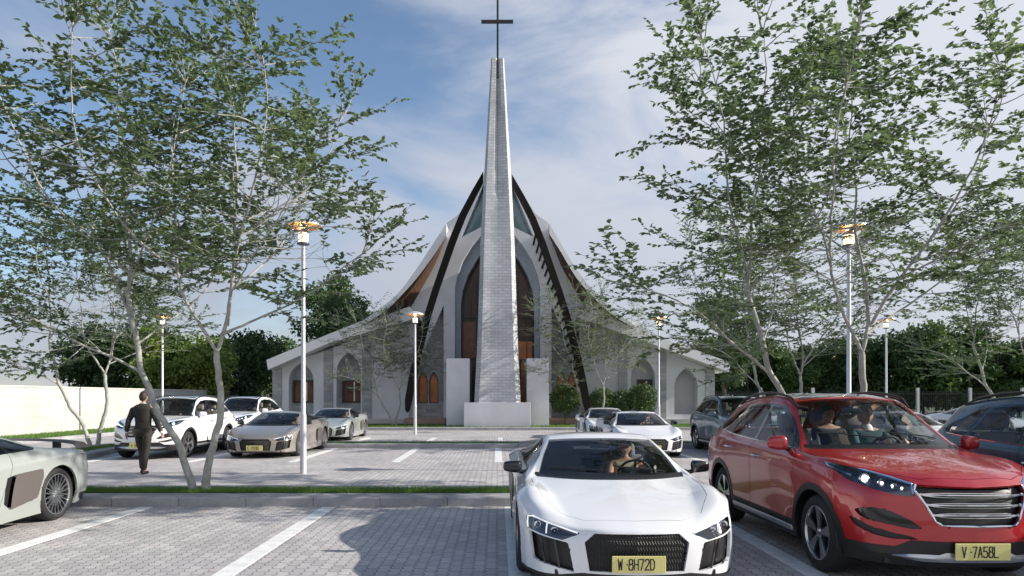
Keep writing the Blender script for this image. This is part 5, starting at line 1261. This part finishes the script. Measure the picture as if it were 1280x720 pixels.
def join_meshes(ms, voxel=None, smooth_it=4):
    bm = bmesh.new()
    for m in ms: bm.from_mesh(m)
    me = bpy.data.meshes.new('j'); bm.to_mesh(me); bm.free()
    if voxel:
        o = bpy.data.objects.new('t', me); C.objects.link(o); r_ = o.modifiers.new('r', 'REMESH'); r_.mode = 'VOXEL'; r_.voxel_size = voxel
        s_ = o.modifiers.new('s', 'SMOOTH'); s_.iterations = smooth_it; s_.factor = .5
        me = evaluated(o); bpy.data.objects.remove(o)
    for p in me.polygons: p.use_smooth = True
    return me
def head_mesh(M):
    bm = bmesh.new(); bmesh.ops.create_uvsphere(bm, u_segments=48, v_segments=32, radius=1)
    for v in bm.verts:
        x, y, z = v.co       # face towards -Y
        X = x*.076; Y = y*.097; Z = z*.118
        if z < 0: X *= 1-.32*(-z)**1.5; Y *= 1-.10*(-z)
        if y > 0 and z < -.3: Y *= 1-.35*(-z-.3)
        def g(cx, cz, sx, sz): return math.exp(-((X-cx)/sx)**2-((Z-cz)/sz)**2)
        if y < 0:
            Y -= .024*g(0,-.022,.012,.020)+.010*g(0,.005,.008,.025) + .008*g(0,-.095,.022,.018)+.006*g(0,-.058,.022,.006)+.005*g(0,-.070,.020,.006)-.004*g(0,-.064,.024,.0025)
            Y += .011*g(.031,.005,.015,.011)+.011*g(-.031,.005,.015,.011); Y -= .005*g(.03,.024,.022,.007)+.005*g(-.03,.024,.022,.007)
        v.co = (X, Y, Z)
    for sg in (1,-1):
        g_ = bmesh.ops.create_uvsphere(bm, u_segments=12, v_segments=8, radius=1)
        for v in g_['verts']: x, y, z = v.co; v.co = (sg*(.076+x*.008+.006*max(0,y)), .012+y*.017, -.005+z*.030)
    me = bpy.data.meshes.new('h'); bm.transform(M); bm.to_mesh(me); bm.free(); return me
def hair_mesh(M, m, longh=False):
    bm = bmesh.new(); bmesh.ops.create_uvsphere(bm, u_segments=48, v_segments=32, radius=1); dele = []
    for v in bm.verts:
        x, y, z = v.co; X = x*.083; Y = y*.104+.003; Z = z*.122+.004
        line = .035 if y < -.55 else (-.02 if y < .1 else (-.075 if not longh else -.17))
        if y < -.55: line = .055+.02*math.cos(x*3)
        elif y < 0: line = .055+(y+.55)/.55*(-.075)
        else: line = -.02-(.065 if not longh else .12)*min(1, y*2)
        if Z < line: Z = line+ (Z-line)*.05; X *= .93; Y *= .93
        n = math.sin(X*260+Z*90)*math.cos(Z*200+Y*170)*.0022; v.co = (X+x*n, Y+y*n, Z+z*n)
    if longh:
        for v in bm.verts:
            if v.co.y > .01 and v.co.z < -.03: v.co.y += .01; v.co.z -= .03
    me = bpy.data.meshes.new('hair'); bm.transform(M); bm.to_mesh(me); bm.free()
    for p in me.polygons: p.use_smooth = True
    me.materials.append(m); return me
def hand(wrist, d, palm_n, sgn, curl=.5):
    """returns list of skin meshes: palm and five finger chains; d = pointing dir, palm_n = palm facing dir"""
    d = d.normalized(); n = (palm_n-d*palm_n.dot(d)).normalized(); s_ = d.cross(n)*sgn; out = []
    W = wrist
    out.append(skin_mesh([W-d*.02, W+d*.025, W+d*.055, W+d*.085], [(0,1),(1,2),(2,3)], [(.026,.021),(.032,.019),(.040,.016),(.040,.014)], sub=1))
    for k, (off, L, r_) in enumerate(((.030,.070,.0088),(.010,.078,.0090),(-.010,.072,.0086),(-.029,.056,.0078))):
        p = W+d*.070+s_*off; pts = [p]; a = .15
        q_ = W+d*.092+s_*off*1.05; pts.append(q_)
        for j, f in enumerate((.45,.32,.23)):
            a += curl*(.75 if j else .45); q_ = q_+(d*math.cos(a)+n*math.sin(a))*L*f; pts.append(q_)
        out.append(skin_mesh(pts, [(i,i+1) for i in range(4)], [r_*1.1,r_*1.08,r_,r_*.95,r_*.78], sub=1))
    p = W+d*.018+s_*.018; t = (d*.62+s_*.62+n*.42).normalized(); pts = [p, p+t*.034, p+t*.034+(d*.85+s_*.30+n*.45).normalized()*.030, p+t*.034+(d*.95+n*.5).normalized()*.056]
    out.append(skin_mesh(pts, [(0,1),(1,2),(2,3)], [.014,.0125,.0105,.0085], sub=1)); return out
def figure(J, rad):
    names = list(J); idx = {n: i for i, n in enumerate(names)}
    E_ = [('pelvis','waist'),('waist','chest'),('chest','upchest'),('upchest','neck'),('neck','headbase')]
    for s_ in 'LR': E_ += [('upchest','shoulder'+s_),('shoulder'+s_,'upperarm'+s_),('upperarm'+s_,'elbow'+s_),('elbow'+s_,'forearm'+s_),('forearm'+s_,'wrist'+s_),('pelvis','hip'+s_),('hip'+s_,'thigh'+s_),('thigh'+s_,'knee'+s_),('knee'+s_,'calf'+s_),('calf'+s_,'ankle'+s_),('ankle'+s_,'toe'+s_)]
    E_ = [(idx[a], idx[b_]) for a, b_ in E_ if a in idx and b_ in idx]
    return skin_mesh([J[n] for n in names], E_, [rad[n.rstrip('LR')] if n[-1] in 'LR' else rad[n] for n in names], root=idx['pelvis'] if 'pelvis' in idx else 0)
RB = dict(pelvis=(.155,.10), waist=(.135,.095), chest=(.155,.11), upchest=(.13,.095), neck=(.052,.055), headbase=(.05,.052), shoulder=.060, upperarm=.048, elbow=.038, forearm=.037, wrist=.025, hip=.085, thigh=.078, knee=.055, calf=.052, ankle=.036, toe=.030)
def grow(rad, keys, d, k=1.0):
    return {n: (tuple(x*k+d for x in r_) if hasattr(r_, '__len__') else r_*k+d) for n, r_ in rad.items()}
def mido(a, b_, t=.5): return a.lerp(b_, t)
def tag_mesh(me, m):
    me.materials.clear(); me.materials.append(m)
    for p in me.polygons: p.use_smooth = True; p.material_index = 0
    return me
def person_mesh(J, hands, headM, voxel): 
    ms = [figure(J, RB), head_mesh(headM)]
    for h_ in hands: ms += hand(*h_)
    return join_meshes(ms, voxel)
# ---- walking man in a dark suit, seen from behind (faces +Y)
def walking_man():
    V = Vector
    J = dict(pelvis=V((0,0,.93)), waist=V((0,.005,1.08)), chest=V((0,.0,1.24)), upchest=V((0,-.01,1.385)), neck=V((0,0,1.475)), headbase=V((0,.012,1.54)))
    for s_, sg in (('L',-1),('R',1)):
        fw = .10 if s_ == 'L' else -.08
        J['shoulder'+s_] = V((sg*.175,-.01,1.40)); J['upperarm'+s_] = V((sg*.225,-.01+(-fw)*.2,1.27)); J['elbow'+s_] = V((sg*.275,-.02-fw*.5,1.13)); J['forearm'+s_] = V((sg*.305,.01-fw*.6,1.01)); J['wrist'+s_] = V((sg*.335,.04-fw*.7,.885))
        J['hip'+s_] = V((sg*.085,0,.89)); J['thigh'+s_] = V((sg*.088,.0+fw*.35,.70)); J['knee'+s_] = V((sg*.078,.03+fw*.8,.49)); J['calf'+s_] = V((sg*.072,.0+fw*1.0,.31)); J['ankle'+s_] = V((sg*.062,-.02+fw*1.25,.09)); J['toe'+s_] = V((sg*.078,.12+fw*1.25,.035))
    hm = Matrix.Translation((0,.02,1.635)) @ Matrix.Rotation(math.pi, 4, 'Z')
    hands = [(J['wristR'], (J['wristR']-J['elbowR']), V((-1,.2,0)), 1, .45), (J['wristL'], (J['wristL']-J['elbowL']), V((1,.2,0)), -1, .45)]
    r_ = empty('person', (-7.52,14.6,0), 0, 'man in a dark suit walking away towards the church on the paving', 'person')
    add_obj('body', tag_mesh(person_mesh(J, hands, hm, .0065), P_SKIN), r_)
    add_obj('hair', hair_mesh(hm, P_HAIRD), r_)
    # jacket
    b = MB()
    def loft(rings, n=28):
        vs = [(cx+rx*math.copysign(abs(math.cos(a))**.85, math.cos(a)), cy+ry*math.copysign(abs(math.sin(a))**.9, math.sin(a)), z) for (cx, cy, z, rx, ry) in rings for a in [2*math.pi*k/n for k in range(n)]]
        m = len(rings); fs = [(i*n+k, i*n+(k+1)%n, (i+1)*n+(k+1)%n, (i+1)*n+k) for i in range(m-1) for k in range(n)]+[tuple(range(n-1,-1,-1)), tuple((m-1)*n+k for k in range(n))]
        b.add(vs, fs)
    loft([(0,-.005,.80,.186,.132),(0,-.005,.84,.188,.134),(0,0,.93,.182,.128),(0,.003,1.02,.165,.118),(0,.005,1.10,.160,.114),(0,.002,1.20,.176,.122),(0,-.004,1.30,.196,.126),(0,-.010,1.37,.212,.122),(0,-.010,1.42,.205,.110),(0,-.006,1.462,.140,.088),(0,0,1.49,.070,.068),(0,0,1.50,.060,.060)])
    for s_ in 'LR':
        P = [J['shoulder'+s_]+V((0,0,-.015)), mido(J['shoulder'+s_], J['upperarm'+s_], .5), J['upperarm'+s_], J['elbow'+s_], J['forearm'+s_], J['wrist'+s_]+(J['elbow'+s_]-J['wrist'+s_]).normalized()*.02]
        b.tube(P, [.074,.076,.068,.056,.052,.044], n=16)
    me = b.mesh('jacket', P_SUIT); jm = join_meshes([me], .009, 5)
    # cloth folds: small ripples at elbows and waist
    for v in jm.vertices:
        x, y, z = v.co; amp = .0016*math.exp(-((z-1.08)/.09)**2)+.002*math.exp(-((z-1.13)/.08)**2)*(abs(x) > .2)+.0004; v.co += v.normal*amp*math.sin(z*95+x*38+math.sin(x*21+y*30)*1.5)
    add_obj('jacket', tag_mesh(jm, P_SUIT), r_)
    b = MB(); b.lathe([(.060,1.452),(.063,1.50),(.057,1.503),(.054,1.46)], 20, Matrix.Translation((0,.003,0))); add_obj('shirt_collar', b.mesh('shirt_collar', P_SHIRT, smooth=60), r_)
    for s_ in 'LR':
        w_ = J['wrist'+s_]; u = (w_-J['elbow'+s_]).normalized(); b = MB(); b.tube([w_-u*.02, w_+u*.012], .035, n=12); add_obj('shirt_cuff', b.mesh('shirt_cuff', P_SHIRT, smooth=60), r_)
    rt = dict(pelvis=(.165,.112), hip=.108, thigh=.100, knee=.078, calf=.072, ankle=.066, toe=.04)
    K = ['pelvis']+[a+s_ for s_ in 'LR' for a in ('hip','thigh','knee','calf','ankle')]; JT = {k: J[k] for k in K}
    for s_ in 'LR': JT['ankle'+s_] = J['ankle'+s_]+V((0,0,-.015))
    names = K; ix = {n: i for i, n in enumerate(names)}; E_ = []
    for s_ in 'LR': E_ += [('pelvis','hip'+s_),('hip'+s_,'thigh'+s_),('thigh'+s_,'knee'+s_),('knee'+s_,'calf'+s_),('calf'+s_,'ankle'+s_)]
    me = skin_mesh([JT[n] for n in names], [(ix[a],ix[b_]) for a, b_ in E_], [rt[n.rstrip('LR')] if n[-1] in 'LR' else rt[n] for n in names])
    add_obj('trousers', tag_mesh(join_meshes([me]), P_SUIT), r_)
    for s_ in 'LR':
        a = J['ankle'+s_]; t = J['toe'+s_]; h_ = V((a.x, a.y-.055, .035))
        me = skin_mesh([V((a.x,a.y-.01,.085)), h_, mido(h_, t, .5)+V((0,0,.01)), t, t+V((0,.045,-.006))], [(0,1),(1,2),(2,3),(3,4)], [(.04,.045),(.038,.036),(.044,.036),(.044,.032),(.030,.022)])
        add_obj('shoe', tag_mesh(me, P_SHOE), r_)
walking_man()
# ---- seated people (face -Y); origin at hip point
def seated(loc, rec, top_m, hair_m, bare, longh, label, group=None, turn=0, collar=False, rear=False, reach=(.55,.25)):
    V = Vector; c, s0 = math.cos(rec), math.sin(rec)
    up = lambda h_, f=0: V((0, s0*h_-c*f, c*h_+s0*f*0))
    J = dict(pelvis=up(0), waist=up(.14), chest=up(.29), upchest=up(.41), neck=up(.49), headbase=up(.55, .01))
    ry, rz = reach
    for s_, sg in (('L',-1),('R',1)):
        J['shoulder'+s_] = up(.41)+V((sg*.165,0,0)); sh = J['shoulder'+s_]
        wr = V((sg*.13, -ry, rz)) if not rear else V((sg*.12,-.33,.06))
        el = mido(sh, wr)+V((sg*.07, .05, -.10)); J['upperarm'+s_] = mido(sh, el)+V((sg*.01,0,0)); J['elbow'+s_] = el; J['forearm'+s_] = mido(el, wr); J['wrist'+s_] = wr
        J['hip'+s_] = V((sg*.09,-.03,-.01)); J['thigh'+s_] = V((sg*.10,-.24,.03)); J['knee'+s_] = V((sg*.11,-.45,.05)); J['calf'+s_] = V((sg*.11,-.56,-.08)); J['ankle'+s_] = V((sg*.10,-.66,-.24)); J['toe'+s_] = V((sg*.10,-.77,-.24))
    hc = up(.635, .03); hm = Matrix.Translation(hc) @ Matrix.Rotation(turn, 4, 'Z')
    hands = [(J['wrist'+s_], (J['wrist'+s_]-J['elbow'+s_])+V((0,-.1,.1)), V((-sg*.8,0,-.5)), sg, .8) for s_, sg in (('L',-1),('R',1))]
    r_ = empty('person', loc, 0, label, 'person', group)
    add_obj('body', tag_mesh(person_mesh(J, hands, hm, .010), P_SKIN), r_)
    add_obj('hair', hair_mesh(hm, hair_m, longh), r_)
    b = MB()
    for sg in (1,-1): b.lathe([(0,.004),(.008,.002),(.011,-.003)], 12, hm @ Matrix.Translation((sg*.031,-.083,.006)) @ Matrix.Rotation(R(90), 4, 'X'))
    add_obj('eyes', b.mesh('eyes', P_EYE, smooth=60), r_)
    K = ['pelvis','waist','chest','upchest']; E_ = [('pelvis','waist'),('waist','chest'),('chest','upchest')]
    rj = dict(pelvis=(.165,.115), waist=(.142,.105), chest=(.162,.120), upchest=(.137,.102), shoulder=.069, upperarm=.058, elbow=.050, forearm=.046, wrist=.034)
    arms = ('shoulder',) if bare else ('shoulder','upperarm','elbow','forearm','wrist')
    for s_ in 'LR':
        prev = 'upchest'
        for a in arms: K.append(a+s_); E_.append((prev, a+s_)); prev = a+s_
    JT = {k: J[k].copy() for k in K}
    if bare:
        for s_ in 'LR': JT['shoulder'+s_] = J['upchest'].lerp(J['shoulder'+s_], .8)
    else:
        for s_ in 'LR': JT['wrist'+s_] = J['wrist'+s_].lerp(J['forearm'+s_], .15)
    ix = {n: i for i, n in enumerate(K)}
    me = skin_mesh([JT[n] for n in K], [(ix[a],ix[b_]) for a, b_ in E_], [rj[n.rstrip('LR')] if n[-1] in 'LR' else rj[n] for n in K]); add_obj('top', tag_mesh(join_meshes([me]), top_m), r_)
    if collar: b = MB(); nk = J['neck']; b.lathe([(.085,-.055),(.072,-.01),(.058,.022),(.054,.018),(.062,-.03),(.06,-.06)], 20, Matrix.Translation(nk) @ Matrix.Rotation(-rec, 4, 'X')); add_obj('shirt_collar', b.mesh('shirt_collar', P_SHIRT, smooth=60), r_)
    K = ['pelvis']+[a+s_ for s_ in 'LR' for a in ('hip','thigh','knee','calf','ankle')]; ix = {n: i for i, n in enumerate(K)}; E_ = []
    for s_ in 'LR': E_ += [('pelvis','hip'+s_),('hip'+s_,'thigh'+s_),('thigh'+s_,'knee'+s_),('knee'+s_,'calf'+s_),('calf'+s_,'ankle'+s_)]
    rt = dict(pelvis=(.168,.118), hip=.10, thigh=.090, knee=.068, calf=.062, ankle=.048); me = skin_mesh([J[n] for n in K], [(ix[a],ix[b_]) for a, b_ in E_], [rt[n.rstrip('LR')] if n[-1] in 'LR' else rt[n] for n in K]); add_obj('trousers', tag_mesh(me, P_DARK), r_)
    return r_
def at_seat(cx, cy, kind, x=.37): return (cx+x, cy+(1.50 if kind == 'sport' else 1.50), .44 if kind == 'sport' else .78)
dg_ = 'drivers in the sports cars'
d0 = seated(at_seat(1.13,6.45,'sport'), R(20), P_TOP, P_HAIRD, True, True, 'bare-armed driver with dark hair in the nearest white sports car', dg_, turn=-.25, collar=False, reach=(.42,.30))
for (x, y, lb) in ((-6.42,19.1,'driver in the taupe sports car'),(-6.5,26.2,'driver in the far pale sage sports car'),(4.13,19.2,'driver in the white sports car of the middle row'),(4.28,26.3,'driver in the white sports car of the furthest row'),(-6.77,6.47,'driver in the pale sage sports car cut by the left edge')):
    c_ = copy_tree(d0, None, lb, dg_); c_.location = at_seat(x, y, 'sport')
seated((3.88+.42,6.45+1.47,.80), R(14), P_TEAL, P_HAIRL, False, False, 'driver in teal sweater and white collar in the red car', None, turn=-.1, collar=True, reach=(.42,.32))
seated((3.88+.40,6.45+2.36,.79), R(14), P_DARK, P_HAIRD, False, False, 'dark-haired passenger on the rear seat of the red car', None, turn=.2, rear=True)
